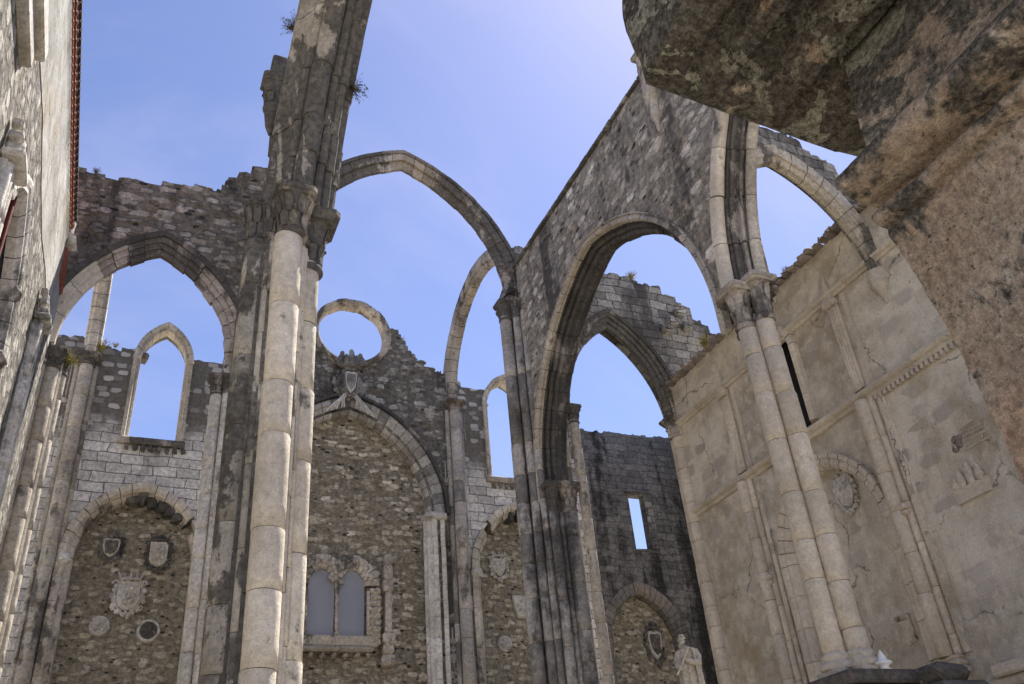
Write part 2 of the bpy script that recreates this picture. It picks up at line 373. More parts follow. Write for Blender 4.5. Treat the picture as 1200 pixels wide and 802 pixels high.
M['rub_facade'] = mat_rubble('rubble_facade', (.20, .18, .15), (.56, .52, .45), (.31, .275, .23), (2.6, 4.9), (.5, .74), (.48, .59), seed=3, relief=.06)
M['rub_infill'] = mat_rubble('rubble_infill', (.28, .245, .18), (.50, .45, .36), (.33, .29, .215), (4.0, 7.8), (.55, .88), (.59, .71), seed=4, relief=.04, warm=.3)
M['rub_infill_big'] = mat_rubble('rubble_infill_big', (.29, .25, .18), (.66, .59, .46), (.37, .32, .235), (3.1, 6.4), (.42, .72), (.58, .70), seed=5, relief=.05)
M['ash_facade'] = mat_ashlar('ashlar_facade', (.76, .72, .66), (.54, .51, .46), (.20, .18, .16), bw=.55, bh=.27, crust=(.56, .66), seed=1, relief=.035, warp=.085, blend=(.88, .96, (.16, .145, .12), (.62, .58, .52)))
M['ash_dark'] = mat_ashlar('ashlar_dark', (.26, .245, .225), (.165, .157, .145), (.125, .118, .108), bw=.40, bh=.23, crust=(.415, .50), crustcol=(.026, .025, .024), seed=2, relief=.06, cover=.93, warp=.24, zs=.10)
M['ash_ruin'] = mat_ashlar('ashlar_ruin', (.42, .395, .355), (.20, .185, .165), (.085, .08, .07), bw=.46, bh=.24, crust=(.46, .57), seed=3, relief=.09, warp=.13)
M['plaster'] = mat_plaster('plaster_aisle', (.68, .62, .51), (.36, .315, .24), (.66, .615, .53), seed=1, stones=.95, relief=.035)
M['plaster_sun'] = mat_plaster('plaster_left', (.47, .45, .41), (.20, .19, .165), (.33, .32, .30), seed=2, stones=.35, relief=.04)
M['rough_left'] = mat_rubble('render_left', (.24, .22, .19), (.52, .49, .43), (.32, .29, .25), (4.4, 4.4), (.35, .65), (.53, .64), seed=7, relief=.09, warm=.15)
M['near'] = mat_near('near_block_stone')
M['tile'] = mat_plain('roof_tile', (.20, .055, .03), (.30, .10, .055), 5)
M['tile_old'] = mat_plain('roof_tile_old', (.20, .165, .14), (.30, .255, .215), 5)
M['tile_shade'] = mat_plain('roof_tile_shaded', (.035, .02, .016), (.07, .035, .025), 5)  # shadow of the eave put into the tile colour
M['wood'] = mat_plain('window_wood', (.10, .022, .018), (.16, .035, .025), 8)
M['hole'] = mat_plain('dark_opening', (.012, .012, .014), (.02, .02, .022), 3)  # near-black colour standing in for the dark inside window openings
M['glass'] = mat_plain('dull_pane', (.30, .305, .345), (.34, .345, .385), .8, rough=.45, relief=.0, spec=.4)
M['statue'] = mat_limestone('statue_marble', (.58, .53, .44), (.36, .32, .26), crust=(.545, .64), seed=11, rough_b=.3)
M['weed'] = mat_plain('dry_weed', (.07, .06, .035), (.12, .10, .05), 9)
M['weed_y'] = mat_plain('yellow_weed', (.22, .20, .06), (.34, .28, .10), 9)
M['iron'] = mat_plain('dark_metal', (.03, .03, .033), (.06, .058, .055), 9, rough=.6)
M['white'] = mat_plain('white_stone', (.78, .77, .74), (.70, .69, .66), 5)
gq = NT('pale_gravel'); oo = gq.obj(); a_ = gq.noise(oo, .3, 6, .6); b_ = gq.noise(oo, 18, 6, .7)
cg = gq.scalecol(gq.mix(gq.ramp(a_, .35, .65), (.40, .36, .29), (.50, .46, .39)), gq.ramp(b_, .2, .8, .7, 1.25))
M['ground'] = gq.finish(cg, gq.bump(b_, .02), .95, .1)

# ------------------------------------------------------------------ building blocks
def place(axis, a, z, d):
    """axis 'v': facade-parallel plane (a = u, d = v); axis 'u': arcade-parallel plane (a = v, d = u). Layout units -> metres."""
    return (a * S, d * S, z * S) if axis == 'v' else (d * S, a * S, z * S)

def poly_wall(mb, axis, outer, holes, d0, d1, tone=.5):
    loops = [outer] + list(holes)
    tri = tessellate_polygon([[Vector((p[0], p[1], 0)) for p in l] for l in loops])
    flat = [p for l in loops for p in l]
    n = len(flat)
    vs = [place(axis, a, z, d0) for a, z in flat] + [place(axis, a, z, d1) for a, z in flat]
    fs = [tuple(t) for t in tri] + [tuple(n + i for i in t) for t in tri]
    b = 0
    for l in loops:
        m = len(l)
        for i in range(m):
            j = (i + 1) % m
            fs.append((b + i, b + j, n + b + j, n + b + i))
        b += m
    mb.add(vs, fs, tone)

def arch_pts(c, a, zs, h, n=14, rise_from=None):
    """pointed two-centre arch from left spring over the apex to right spring"""
    R = (a * a + h * h) / (2 * a); L = []
    cl = c - a + R
    fm = math.acos(max(-1, min(1, (R - a) / R)))
    for i in range(n + 1):
        f = fm * i / n
        L.append((cl - R * math.cos(f), zs + R * math.sin(f)))
    Rr = [(2 * c - x, z) for x, z in reversed(L[:-1])]
    return L + Rr

def ragged(p, seed, step=(.018, .045), amp=.012, course=.02):
    """stepped broken masonry line through the points"""
    rg = random.Random(seed); out = []
    for (x0, z0), (x1, z1) in zip(p[:-1], p[1:]):
        L = abs(x1 - x0); s = 1 if x1 > x0 else -1; x = 0
        if L < 1e-6: continue
        while x < L - 1e-6:
            w = min(rg.uniform(*step), L - x)
            if L - x - w < step[0] * .5: w = L - x
            zc = z0 + (z1 - z0) * (x + w / 2) / L
            zz = round(zc / course) * course + rg.uniform(-amp, amp)
            out.append((x0 + s * (x + .0006), zz + rg.uniform(-.002, .002)))
            out.append((x0 + s * (x + w * .5), zz + rg.uniform(-.003, .003)))
            out.append((x0 + s * (x + w - .0006), zz + rg.uniform(-.003, .003)))
            x += w
    return out

def loose_top(mb, axis, line, d0, d1, seed, dens=1.0, size=.03):
    """broken stones standing along a ruined wall head"""
    rg = random.Random(seed)
    for (x0, z0), (x1, z1) in zip(line[:-1], line[1:]):
        L = math.hypot(x1 - x0, z1 - z0)
        if abs(x1 - x0) < .004: continue
        if rg.random() > dens: continue
        f = rg.random(); x = x0 + (x1 - x0) * f; z = z0 + (z1 - z0) * f
        w = rg.uniform(.4, 1) * size; hh = rg.uniform(.25, .6) * size
        dd0 = d0 + rg.uniform(-.001, .6) * (d1 - d0) * .6; dd1 = min(d1, dd0 + rg.uniform(.3, .8) * (d1 - d0))
        a = place(axis, x - w / 2, z - hh * .6, dd0); b = place(axis, x + w / 2, z + hh * .5, dd1)
        lo = tuple(min(a[i], b[i]) for i in range(3)); hi = tuple(max(a[i], b[i]) for i in range(3))
        mb.box(lo, hi, rg.random(), ch=.035, jit=.03, rot=rg.uniform(-.15, .15), rng=rg)

def roll(c, r, a0, a1, n=5):
    return [(c[0] + r * math.cos(a0 + (a1 - a0) * i / n), c[1] + r * math.sin(a0 + (a1 - a0) * i / n)) for i in range(n + 1)]

def gothic_profile(T, D, kind='full'):
    """section of an arch ring in (r outward from the intrados, d across the wall); symmetric face to face"""
    if kind == 'plain':
        c = min(T, D) * .16
        return [(T, 0), (c, 0), (0, c), (0, D - c), (c, D), (T, D)]
    if kind == 'rib':
        half = [(T, 0), (T * .55, 0)] + roll((T * .40, D * .10), D * .10, -PI / 2, -PI * 1.15, 4) + [(T * .22, D * .24)] + roll((T * .14, D * .34), D * .10, -PI * .6, -PI * 1.2, 4)
    else:
        q = D * .07
        half = [(T, 0), (T * .80, 0)] + roll((T * .72, q), q, -PI / 2, -PI * 1.2, 5) + [(T * .74, D * .15), (T * .55, D * .16)] + roll((T * .42, D * .16 + q), q, -PI / 2, -PI * 1.25, 5) + [(T * .46, D * .30), (T * .24, D * .31)] + roll((T * .10, D * .31 + q), q, -PI / 2, -PI * 1.25, 5) + [(T * .08, D * .47)]
    mir = [(r, D - d) for r, d in reversed(half)]
    return half + mir

def arch_ring(mb, axis, c, a, zs, h, d0, prof, nv=11, seed=0, t0=0.0, t1=2.0, jit=.004, tones=(.2, .9), legs=0.0, sub=3, miss=0.0):
    """voussoir by voussoir; t runs 0 (left spring) .. 1 (apex) .. 2 (right spring)"""
    rg = random.Random(seed); R = (a * a + h * h) / (2 * a)
    def pos(side, t, r, d, jr=0, jd=0):
        rr = R + r + jr
        fm = math.acos(max(-1, min(1, (R - a) / rr)))
        f = fm * t
        x = (R - a) - rr * math.cos(f); z = zs + rr * math.sin(f)
        x = x if side < 0 else -x
        return place(axis, c + x, z, d0 + d + jd)
    for side in (-1, 1):
        for k in range(nv):
            ta, tb = k / nv, (k + 1) / nv
            tm = (ta + tb) / 2 if side < 0 else 2 - (ta + tb) / 2
            if tm < t0 or tm > t1: continue
            if miss and rg.random() < miss: continue
            jr, jd = rg.uniform(-jit, jit) * .28, rg.uniform(-jit, jit) * .28; tone = rg.uniform(*tones)
            gp = .0022
            rc = sum(q_[0] for q_ in prof) / len(prof); dc = sum(q_[1] for q_ in prof) / len(prof)
            big = max(max(q_[0] for q_ in prof), max(q_[1] for q_ in prof)); sh = min(.12, .0022 / max(big, .004)) if big > .012 else .03
            def sc(q_, f_): return (q_[0] + (rc - q_[0]) * f_, q_[1] + (dc - q_[1]) * f_)
            L_ = (tb - ta); g_ = min(.12, .0007 / max(1e-4, L_ * (R * 1.3)))
            ts = [ta + L_ * .0005, ta + L_ * g_] + [ta + L_ * i / sub for i in range(1, sub)] + [tb - L_ * g_, tb - L_ * .0005]
            if k == nv - 1: ts = ts[:-2] + [tb]
            rings = []
            for i, t_ in enumerate(ts):
                f_ = sh if i == 0 or (i == len(ts) - 1 and k < nv - 1) else 0
                rings.append([pos(side, t_, *sc(q_, f_), jr, jd) for q_ in prof])
            mb.prism(rings[:2], True, True, -.75, False)
            if k < nv - 1:
                mb.prism(rings[1:-1], True, False, tone, False); mb.prism(rings[-2:], True, True, -.75, False)
            else: mb.prism(rings[1:], True, True, tone, False)
        if legs > 0 and ((side < 0 and t0 <= 0) or (side > 0 and t1 >= 2)):
            nl = max(1, int(round(legs / .045)))
            for k in range(nl):
                z0 = zs - legs * k / nl - .0004; z1 = zs - legs * (k + 1) / nl + .0004
                tone = rg.uniform(*tones); jd = rg.uniform(-jit, jit) * .25
                def lp(r, d, z):
                    x = -(a + r); x = x if side < 0 else -x
                    return place(axis, c + x, z, d0 + d + jd)
                mb.prism([[lp(r, d, z0) for r, d in prof], [lp(r, d, z1) for r, d in prof]], True, True, tone, False)

def shaft(mb, u, v, r, z0, z1, seed=0, hdrum=(.045, .085), tones=(.1, .95), n=20, jit=.0006):
    """column of stone drums, u v r z in layout units"""
    rg = random.Random(seed); z = z1
    while z > z0 + 1e-5:
        hh = rg.uniform(*hdrum); zb = max(z0, z - hh)
        if zb - z0 < hdrum[0] * .5: zb = z0
        cx, cy = (u + rg.uniform(-jit, jit)) * S, (v + rg.uniform(-jit, jit)) * S
        R_ = r * S * rg.uniform(.985, 1.012); e = min(.012, (z - zb) * S * .2)
        ph = rg.random() * 6
        def wob(a, zz, ph=ph): return .012 * noise.noise(Vector((math.cos(a) * 1.4 + ph, math.sin(a) * 1.4, zz * .9)))
        mid = [(R_, zb * S + e + ((z - zb) * S - 2 * e) * i / 4) for i in range(5)]
        tn_ = rg.uniform(*tones); e2 = e * .7
        mb.lathe(cx, cy, [(R_ - e, zb * S), (R_ - e * .9, zb * S + e2)], n, -.7, True, wob)
        mb.lathe(cx, cy, [(R_ - e * .9, zb * S + e2)] + mid + [(R_ - e * .3, z * S)], n, tn_, True, wob)
        z = zb

def capital(mb, u, v, r, z0, z1, seed=0, ab=None, nleaf=8, rot=0.0, abh=.2, worn=0.0, mb2=None):
    """astragal, leafy bell and slab abacus"""
    rg = random.Random(seed); cx, cy = u * S, v * S; R_ = r * S; zb, zt = z0 * S, z1 * S; H = zt - zb
    ah = H * abh; bell = zt - ah
    ast = [(R_, zb - .02), (R_ * 1.16, zb), (R_ * 1.2, zb + H * .05), (R_ * 1.1, zb + H * .1), (R_ * .98, zb + H * .12)]
    body = [(R_ * .98, zb + H * .13), (R_ * 1.02, zb + H * .35), (R_ * 1.15, zb + H * .55), (R_ * 1.4, bell - H * .04), (R_ * 1.5, bell)]
    mb.lathe(cx, cy, ast, 18, .5); mb.lathe(cx, cy, body, 18, .35)
    for row, (zf, zt_, rr, curl) in enumerate(((.14, .48, 1.05, .34), (.42, .82, 1.2, .45))):
        for k in range(nleaf):
            if rg.random() < worn: continue
            a = 2 * PI * (k + .5 * row) / nleaf + rot + rg.uniform(-.08, .08)
            wid = 2 * PI * R_ * 1.1 / nleaf * .8 * rg.uniform(.85, 1.1)
            pts = []
            for i in range(6):
                f = i / 5
                rad = R_ * rr * (1 + (.25 * row) * f * .5) + R_ * curl * max(0, f - .35) ** 1.3 * 1.7 * rg.uniform(.9, 1.1)
                zz = zb + H * (zf + (zt_ - zf) * min(1, f * 1.12)) - (H * .05 if i == 5 else 0)
                ww = wid * (.55 + .75 * math.sin(PI * min(1, f * .85 + .1))) * .5
                row_ = []
                for j, (o_, bu) in enumerate(((-1, -.25), (-.55, .16), (0, .05), (.55, .16), (1, -.25))):
                    t_ = ww * o_; ra = rad + R_ * bu * .22
                    row_.append((cx + ra * math.cos(a) - t_ * math.sin(a), cy + ra * math.sin(a) + t_ * math.cos(a), zz))
                pts.append(row_ + [(cx + (rad - R_ * .2) * math.cos(a), cy + (rad - R_ * .2) * math.sin(a), zz)])
            mb.prism(pts, True, True, rg.uniform(.3, .8), True)
    w = (ab or r * 1.75) * S
    rings = []
    for k_, zz in ((.86, bell), (.9, bell + ah * .3), (1.0, bell + ah * .45), (1.0, zt)):
        rr_ = []
        for q in range(4):
            a = rot + PI / 4 + q * PI / 2
            for da in (-.12, .12):
                rr_.append((cx + w * 1.36 * k_ * math.cos(a + da), cy + w * 1.36 * k_ * math.sin(a + da), zz + rg.uniform(-.006, .006)))
        rings.append(rr_)
    (mb2 or mb).prism(rings, True, True, .4, False)

def add_capital(parent, mat, *a, **k):
    m1 = MB(); m2 = MB(); capital(m1, *a, mb2=m2, **k)
    c = m1.build('capital', mat, parent); sub(m2, 'abacus', mat, c)
    return c

def attic_base(mb, u, v, r, z0, z1, seed=0, sq=1.7, rot=0.0):
    cx, cy = u * S, v * S; R_ = r * S; H = (z1 - z0) * S; zb = z0 * S
    prof = [(R_ * 1.5, zb + H * .3), (R_ * 1.6, zb + H * .42), (R_ * 1.5, zb + H * .55), (R_ * 1.25, zb + H * .62), (R_ * 1.2, zb + H * .7), (R_ * 1.3, zb + H * .8), (R_ * 1.2, zb + H * .92), (R_ * 1.0, zb + H)]
    mb.lathe(cx, cy, prof, 18, .55)
    w = R_ * sq
    mb.box((cx - w, cy - w, zb), (cx + w, cy + w, zb + H * .3), .5, ch=.02, rot=0)

# ------------------------------------------------------------------ the setting
mb = MB(); mb.add([(-400, -400, GROUND), (400, -400, GROUND), (400, 400, GROUND), (-400, 400, GROUND)], [(0, 1, 2, 3)])
gr = mb.build('ground', M['ground']); gr['kind'] = 'structure'
GZ = GROUND / S

# ------------------------------------------------------------------ left foreground pier
P1 = thing('clustered_pier', 'tall clustered pier with leafy capitals in the left foreground, broken arch stub above', 'pier', W(.1, .70, GZ), 'piers of the ruined nave')
u0, v0 = .1005, .700
mb = MB()
core = [(-.031, -.012), (-.012, -.028), (.012, -.028), (.027, -.010), (.027, .016), (.014, .036), (-.014, .036), (-.036, .016)]
rg = random.Random(5); z = .556
while z > GZ + .04:
    hh = rg.uniform(.05, .08); zb = max(GZ + .03, z - hh)
    mb.prism([[W(u0 + x, v0 + y, zb + .0005) for x, y in core], [W(u0 + x, v0 + y, z - .0005) for x, y in core]], tone=rg.uniform(.15, .8)); z = zb
mb.build('core', M['lime_dark'], P1)  # dark stone paints in the shade of the gaps between shafts
specs = [(0, -.030, .0132, M['lime_p1'], (.55, .95)), (-.0265, -.010, .0112, M['lime_patch'], (.1, .7)), (.0240, -.008, .0108, M['lime_p1'], (.35, .95)), (0, .036, .0125, M['lime_p1'], (.2, .9)),
         (.0140, -.0215, .0036, M['lime_p1'], (.6, .95)), (-.0165, -.0215, .0038, M['lime_patch'], (.3, .9)), (.0188, -.0185, .0026, M['lime_p1'], (.3, .8)), (-.0215, -.0185, .0030, M['lime_dark'], (.2, .8))]  # last roll darkened too, crevice shade put into its stone
for i, (dx, dy, r, m, tn) in enumerate(specs):
    mb = MB(); shaft(mb, u0 + dx, v0 + dy, r, GZ + .06, .552, seed=20 + i, tones=tn, n=26 if r > .008 else 14)
    o = mb.build('shaft', m, P1)
    if i == 1: o['label'] = 'blackened left shaft of the pier'
caps = [(.003, -.030, .0128, .552, .607, M['lime_arch'], 0), (-.0260, -.010, .0105, .548, .603, M['lime_dark'], .2), (.0255, -.008, .0112, .530, .598, M['lime_dark'], .0), (0, .034, .0125, .55, .605, M['lime_dark'], 0)]
for i, (dx, dy, r, z0, z1, m, rt) in enumerate(caps):
    add_capital(P1, m, u0 + dx, v0 + dy, r, z0, z1, seed=40 + i, ab=r * (1.45, 1.12, 2.05, 1.6)[i], rot=rt, abh=.16, worn=.12 if i else .05)
for i, (dx, dy) in enumerate(((.0155, -.020), (-.0165, -.019))):
    add_capital(P1, M['lime_dark'], u0 + dx, v0 + dy, .0062, .556, .602, seed=60 + i, ab=.009, worn=.1)
mb = MB()
for z0, z1, w in ((GZ, GZ + .03, .062), (GZ + .03, GZ + .045, .056), (GZ + .045, GZ + .062, .050)):
    mb.box(W(u0 - w, v0 - w, z0), W(u0 + w, v0 + w, z1 - .0003), .5, ch=.03)
mb.build('plinth', M['lime_p1'], P1)
# broken springer above the capital, leaning towards the viewer's side of the nave
def springer_profile():
    P = []
    for (cx, cy, r, a0, a1) in ((-.0285, .004, .0085, 1.1, 4.4), (-.0150, -.024, .0062, 2.6, 5.4), (-.0025, -.0345, .0105, 2.9, 6.1), (.0130, -.024, .0055, 3.6, 6.6), (.0225, -.014, .0062, 4.0, 6.9), (.0315, .006, .0065, 4.6, 7.9)):
        P += roll((cx, cy), r, a0, a1, 5)
    P += [(.028, .030), (-.026, .030)]
    return P
sp = springer_profile()
mb = MB(); rg = random.Random(9); z = .607; Rr = .31
nblk = 0
def lean(z): dz = max(0, z - .60); return Rr - math.sqrt(max(1e-6, Rr * Rr - min(dz, .3) ** 2))
while z < .90:
    hh = rg.uniform(.042, .062); zt = z + hh; tone = rg.uniform(.15, .85); jx, jy = rg.uniform(-.0008, .0008), rg.uniform(-.0008, .0008)
    rings = []
    for i in range(4):
        zz = z + .0006 + (hh - .0012) * i / 3
        rings.append([W(u0 + .0125 + x + jx + .045 * (zz - .607), v0 + .004 + y - lean(zz) + jy, zz) for x, y in sp])
    mb.prism(rings, True, True, tone, False); z = zt; nblk += 1
stub = mb.build('arch_springer', M['lime_streak'], P1)
# high corbelled capital left of the springer
cbu, cbv = .0785, .703
mb = MB(); capital(mb, cbu, cbv, .0085, .752, .800, seed=77, ab=.0125, nleaf=6, worn=.3)
mb.lathe(cbu * S, cbv * S, [(.02, .715 * S), (.07, .728 * S), (.09, .742 * S), (.105, .753 * S)], 12, .4)
mb.box(W(cbu - .006, cbv - .008, .80), W(cbu + .016, cbv + .01, .838), .3, ch=.04, jit=.02)
mb.box(W(cbu + .002, cbv - .003, .70), W(cbu + .03, cbv + .02, .80), .3, ch=.02)
mb.build('corbel_capital', M['lime_dark'], P1)

# ------------------------------------------------------------------ right foreground pier
P2 = thing('clustered_pier', 'slender pale pier of paired shafts before the plastered right aisle wall', 'pier', W(.69, .712, GZ), 'piers of the ruined nave')
c2 = (.690, .715)
for i, (dx, dy, r) in enumerate(((-.0165, -.0015, .0117), (.0005, -.0165, .0117), (.0155, .0015, .0117), (0, .0165, .0117))):
    mb = MB(); shaft(mb, c2[0] + dx, c2[1] + dy, r, .186, .585, seed=90 + i, tones=(.45, .85), n=24, hdrum=(.04, .07))
    mb.build('shaft', M['lime_clean'], P2)
mb = MB(); shaft(mb, c2[0], c2[1], .0135, .18, .60, seed=97, tones=(.3, .7)); mb.build('core', M['lime_clean'], P2)
for i, (dx, dy, r) in enumerate(((-.0165, -.0015, .0117), (.0005, -.0165, .0117), (.0155, .0015, .0117), (0, .0165, .0117))):
    zc = .645 if i else .638
    add_capital(P2, M['lime_arch'], c2[0] + dx * 1.15, c2[1] + dy * 1.15, r * .95, zc - .060, zc, seed=100 + i, ab=.0205, nleaf=7, rot=0, abh=.15, worn=.55)
for i, (dx, dy) in enumerate(((-.0165, -.0015), (.0005, -.0165), (.0155, .0015), (0, .0165))):
    mb = MB(); attic_base(mb, c2[0] + dx, c2[1] + dy, .0117, .163, .187, sq=1.45); mb.build('base', M['lime_clean'], P2)
mb = MB()
mb.box(W(c2[0] - .042, c2[1] - .042, GZ), W(c2[0] + .042, c2[1] + .042, .150), .5, ch=.05)
mb.box(W(c2[0] - .046, c2[1] - .046, .1503), W(c2[0] + .046, c2[1] + .046, .1628), .3, ch=.03)
mb.build('pedestal', M['lime_dark'], P2)
# arch rising from it along the arcade towards the near block, broken off behind it
T_ = .043
outer_roll = [(T_, 0), (T_ - .001, -.001)] + roll((T_ - .008, .0078), .0080, -PI / 2, -PI * 1.35, 7) + [(T_ - .010, .016), (T_, .016)]
hollow = [(T_ - .006, .0165), (.028, .0165), (.0275, .020)] + roll((.0235, .0215), .0032, -PI / 2, -PI * 1.25, 4) + [(.0215, .028), (.0185, .0285)] + roll((.0145, .030), .0028, -PI / 2, -PI * 1.25, 4) + [(.0145, .0365), (.0145, .047), (T_, .047)]
inner_roll = roll((.0075, .0405), .0078, -PI * .45, -PI * 1.45, 8) + [(.0142, .0475)]
for prof_, m_, tn_, sd_, nm_ in ((outer_roll, M['lime_clean'], (.45, .95), 5, 'arch_springer'), (hollow, M['lime_streak'], (.0, .6), 6, 'springer_hollow'), (inner_roll, M['lime'], (.4, .95), 7, 'springer_roll')):  # hollow in darker stone than the rolls: recess shade put into its colour
    mb = MB(); arch_ring(mb, 'u', .404, .285, .645, .398, .665, prof_, nv=8, seed=sd_, t0=1.30, t1=2.0, tones=tn_)
    mb.build(nm_, m_, P2)


# white finial beside its pedestal
mb = MB(); fx, fy = .6975 * S, .678 * S
mb.lathe(fx, fy, [(.07, .1630 * S), (.075, .1638 * S), (.05, .1650 * S), (.045, .1665 * S), (.095, .1685 * S), (.105, .1697 * S), (.09, .1710 * S), (.055, .1722 * S), (.045, .1745 * S), (.03, .1780 * S), (.012, .1810 * S), (.004, .1822 * S)], 18, .7)
tag(mb.build('finial', M['white'], shift=(fx, fy, .163 * S)), 'small white turned finial at the foot of the right pale pier', 'finial')
# dark broken block and low dark stone seen over the frame edge
bb = thing('stone_block', 'dark weathered stone block with rounded corner on a plinth right of the pale pier base', 'stone block', W(.745, .66, GZ))
mb = MB(); mb.box(W(.728, .64, .1455), W(.772, .70, .163), .2, ch=.08, jit=.03); mb.build('block', M['iron'] if False else M['lime_dark'], bb)
mb = MB(); mb.box(W(.72, .632, GZ), W(.78, .708, .145), .4, ch=.05); mb.build('plinth', M['lime_dark'], bb)

# ------------------------------------------------------------------ far right crossing pier
P3 = thing('clustered_pier', 'banded light and dark pier where the wide nave arch meets the rubble arcade wall', 'pier', W(.70, 1.385, GZ), 'piers of the ruined nave')
mb = MB(); rg = random.Random(31); z = 1.16
while z > GZ + .01:
    hh = rg.uniform(.05, .075); zb = max(GZ, z - hh)
    mb.box(W(.690, 1.365, zb + .0004), W(.766, 1.44, z - .0004), rg.uniform(.1, .8), ch=.02); z = zb
mb.build('core', M['lime_band'], P3)
DR = random.Random(44); zs_ = [1.04]
while zs_[-1] > GZ + .03: zs_.append(max(GZ + .02, zs_[-1] - DR.uniform(.055, .095)))
tn = [DR.choice((.12, .2, .62, .75, .9)) for _ in zs_]
for i, (x, y, r) in enumerate(((.6655, 1.388, .0125), (.6815, 1.369, .0085), (.673, 1.412, .0085), (.6905, 1.354, .0065))):
    mb = MB()
    for k in range(len(zs_) - 1):
        shaft(mb, x, y, r, zs_[k + 1], zs_[k], seed=200 + i * 50 + k, tones=(tn[k], tn[k] + .05), hdrum=(.2, .3))
    mb.build('shaft', M['lime_band'], P3)
for i, (x, y, r) in enumerate(((.6655, 1.388, .0125), (.6815, 1.369, .0085), (.673, 1.412, .0085))):
    add_capital(P3, M['lime_dark'], x, y, r, 1.03, 1.075, seed=150 + i, ab=r * 1.5, worn=.3)
for i, (x, y, r) in enumerate(((.7005, 1.338, .0088), (.7185, 1.345, .0050), (.7340, 1.338, .0125))):
    mb = MB(); shaft(mb, x, y, r, GZ + .03, .592, seed=160 + i, tones=(.45, .9) if i < 2 else (.1, .9)); mb.build('shaft', M['lime_band'], P3)
    if i != 1:
        add_capital(P3, M['lime_arch'], x, y, r, .592, .645, seed=170 + i, ab=r * 1.5 if i else r * 1.7, worn=.25)
mb = MB(); shaft(mb, .7655, 1.335, .0095, GZ + .03, .79, seed=181, tones=(.5, .8)); mb.build('shaft', M['lime'], P3)
add_capital(P3, M['lime_dark'], .7655, 1.335, .0095, .775, .812, seed=182, ab=.014, worn=.3)
mb = MB()
top = ragged([(.695, 1.222), (.735, 1.226), (.77, 1.20)], 8, amp=.008)
poly_wall(mb, 'v', [(.665, 1.09), (.690, 1.1603), (.690, 1.2)] + top + [(.77, 1.1603)], [], 1.369, 1.438)
loose_top(mb, 'v', top, 1.37, 1.437, 3, .7)
mb.build('wall_stump', M['ash_ruin'], P3)

# ------------------------------------------------------------------ far left crossing pier (mostly behind the foreground pier)
P4 = thing('clustered_pier', 'pale slender pier half hidden behind the left foreground pier, carrying the left aisle arch', 'pier', W(.165, 1.40, GZ), 'piers of the ruined nave')
mb = MB(); mb.box(W(.118, 1.379, GZ), W(.222, 1.4335, 1.04), .5, ch=.03); mb.build('core', M['lime_white'], P4)
for i, (x, y, r, zt) in enumerate(((.1065, 1.375, .0105, .80), (.120, 1.362, .006, .80), (.135, 1.358, .0105, .86), (.205, 1.365, .0105, 1.06), (.228, 1.395, .012, 1.06), (.165, 1.36, .012, 1.06))):
    mb = MB(); shaft(mb, x, y, r, GZ, zt - .03, seed=300 + i, tones=(.5, .95) if i < 2 else (.2, .8)); mb.build('shaft', M['lime_white'] if i < 2 else M['lime_dark'], P4)
    add_capital(P4, M['lime_arch'], x, y, r, zt - .035, zt, seed=310 + i, ab=r * 1.5, worn=.3)

# ------------------------------------------------------------------ wide pointed arch over the nave
mb = MB()
arch_ring(mb, 'v', .4435, .226, 1.072, .322, 1.370, [(.036, .001), (.030, 0), (.026, .0)] + roll((.021, .0035), .0035, -PI / 2, -PI * 1.2, 4) + [(.018, .009), (.012, .0095), (.006, .0115), (0, .013), (0, .020), (.006, .024), (.036, .026)], nv=17, seed=12, tones=(.3, .8), jit=.003)
arch_ring(mb, 'v', .4435, .2625, 1.072, .3585, 1.367, [(.008, 0), (0, 0), (0, .03), (.008, .03)], nv=17, seed=13, tones=(.0, .12), jit=.002)
tag(mb.build('nave_arch', M['lime_arch'], shift=W(.4435, 1.37, 1.07)), 'wide free standing pointed stone arch spanning the open nave against the sky', 'arch')

# ------------------------------------------------------------------ arcade wall on the right of the nave
AW = thing('arcade_wall', 'tall rubble wall with a great pointed arch, between the banded pier and near block', 'wall', W(.73, 1.05, GZ))
A_c, A_a, A_z, A_h = 1.066, .276, .645, .334
mb = MB()
arch_in = [(x, z) for x, z in arch_pts(A_c, A_a + .020, A_z, A_h + .022, 18)]
# the wall hangs over the arch between the two piers
outer = [(.755, .648), (.755, 1.162)] + [(x, 1.1600 + .0012 * math.sin(x * 90)) for x in (.80, .86, .92, .98, 1.04, 1.1, 1.16, 1.22, 1.28, 1.34)] + [(1.388, 1.160), (1.388, .648)]
outer = [(.730, .648)] + [(.722, .80), (.695, .88), (.66, .95), (.645, 1.0), (.64, 1.06), (.655, 1.14), (.70, 1.163)] + outer[1:]
outer += [p for p in reversed(arch_in) if p[1] > .6475]
poly_wall(mb, 'u', outer, [], .690, .752)
mb.build('wall', M['rub_arcade'], AW)
mb = MB()
for k in range(22):
    x0 = .70 + k * .0314
    mb.box(place('u', x0 + .0004, 1.1612, .683), place('u', x0 + .031, 1.168, .775), RNG.uniform(.1, .6), ch=.02, jit=.008)
mb.build('coping', M['lime_dark'], AW)
mb = MB(); arch_ring(mb, 'u', A_c, A_a, A_z, A_h, .694, gothic_profile(.024, .056), nv=13, seed=21, tones=(.1, .8), jit=.004)
mb.build('arch_ring', M['lime_black'], AW)
mb = MB(); arch_ring(mb, 'u', A_c, A_a + .011, A_z, A_h + .0125, .6835, [(.016, .001), (.0135, .0), (.0125, .004)] + roll((.007, .005), .0050, -PI / 2, -PI * 1.3, 5) + [(.002, .010), (.002, .0125), (.016, .0125)], nv=13, seed=22, tones=(.45, .95), jit=.001, legs=.03)
mb.build('hood_mould', M['lime'], AW)
mb = MB()
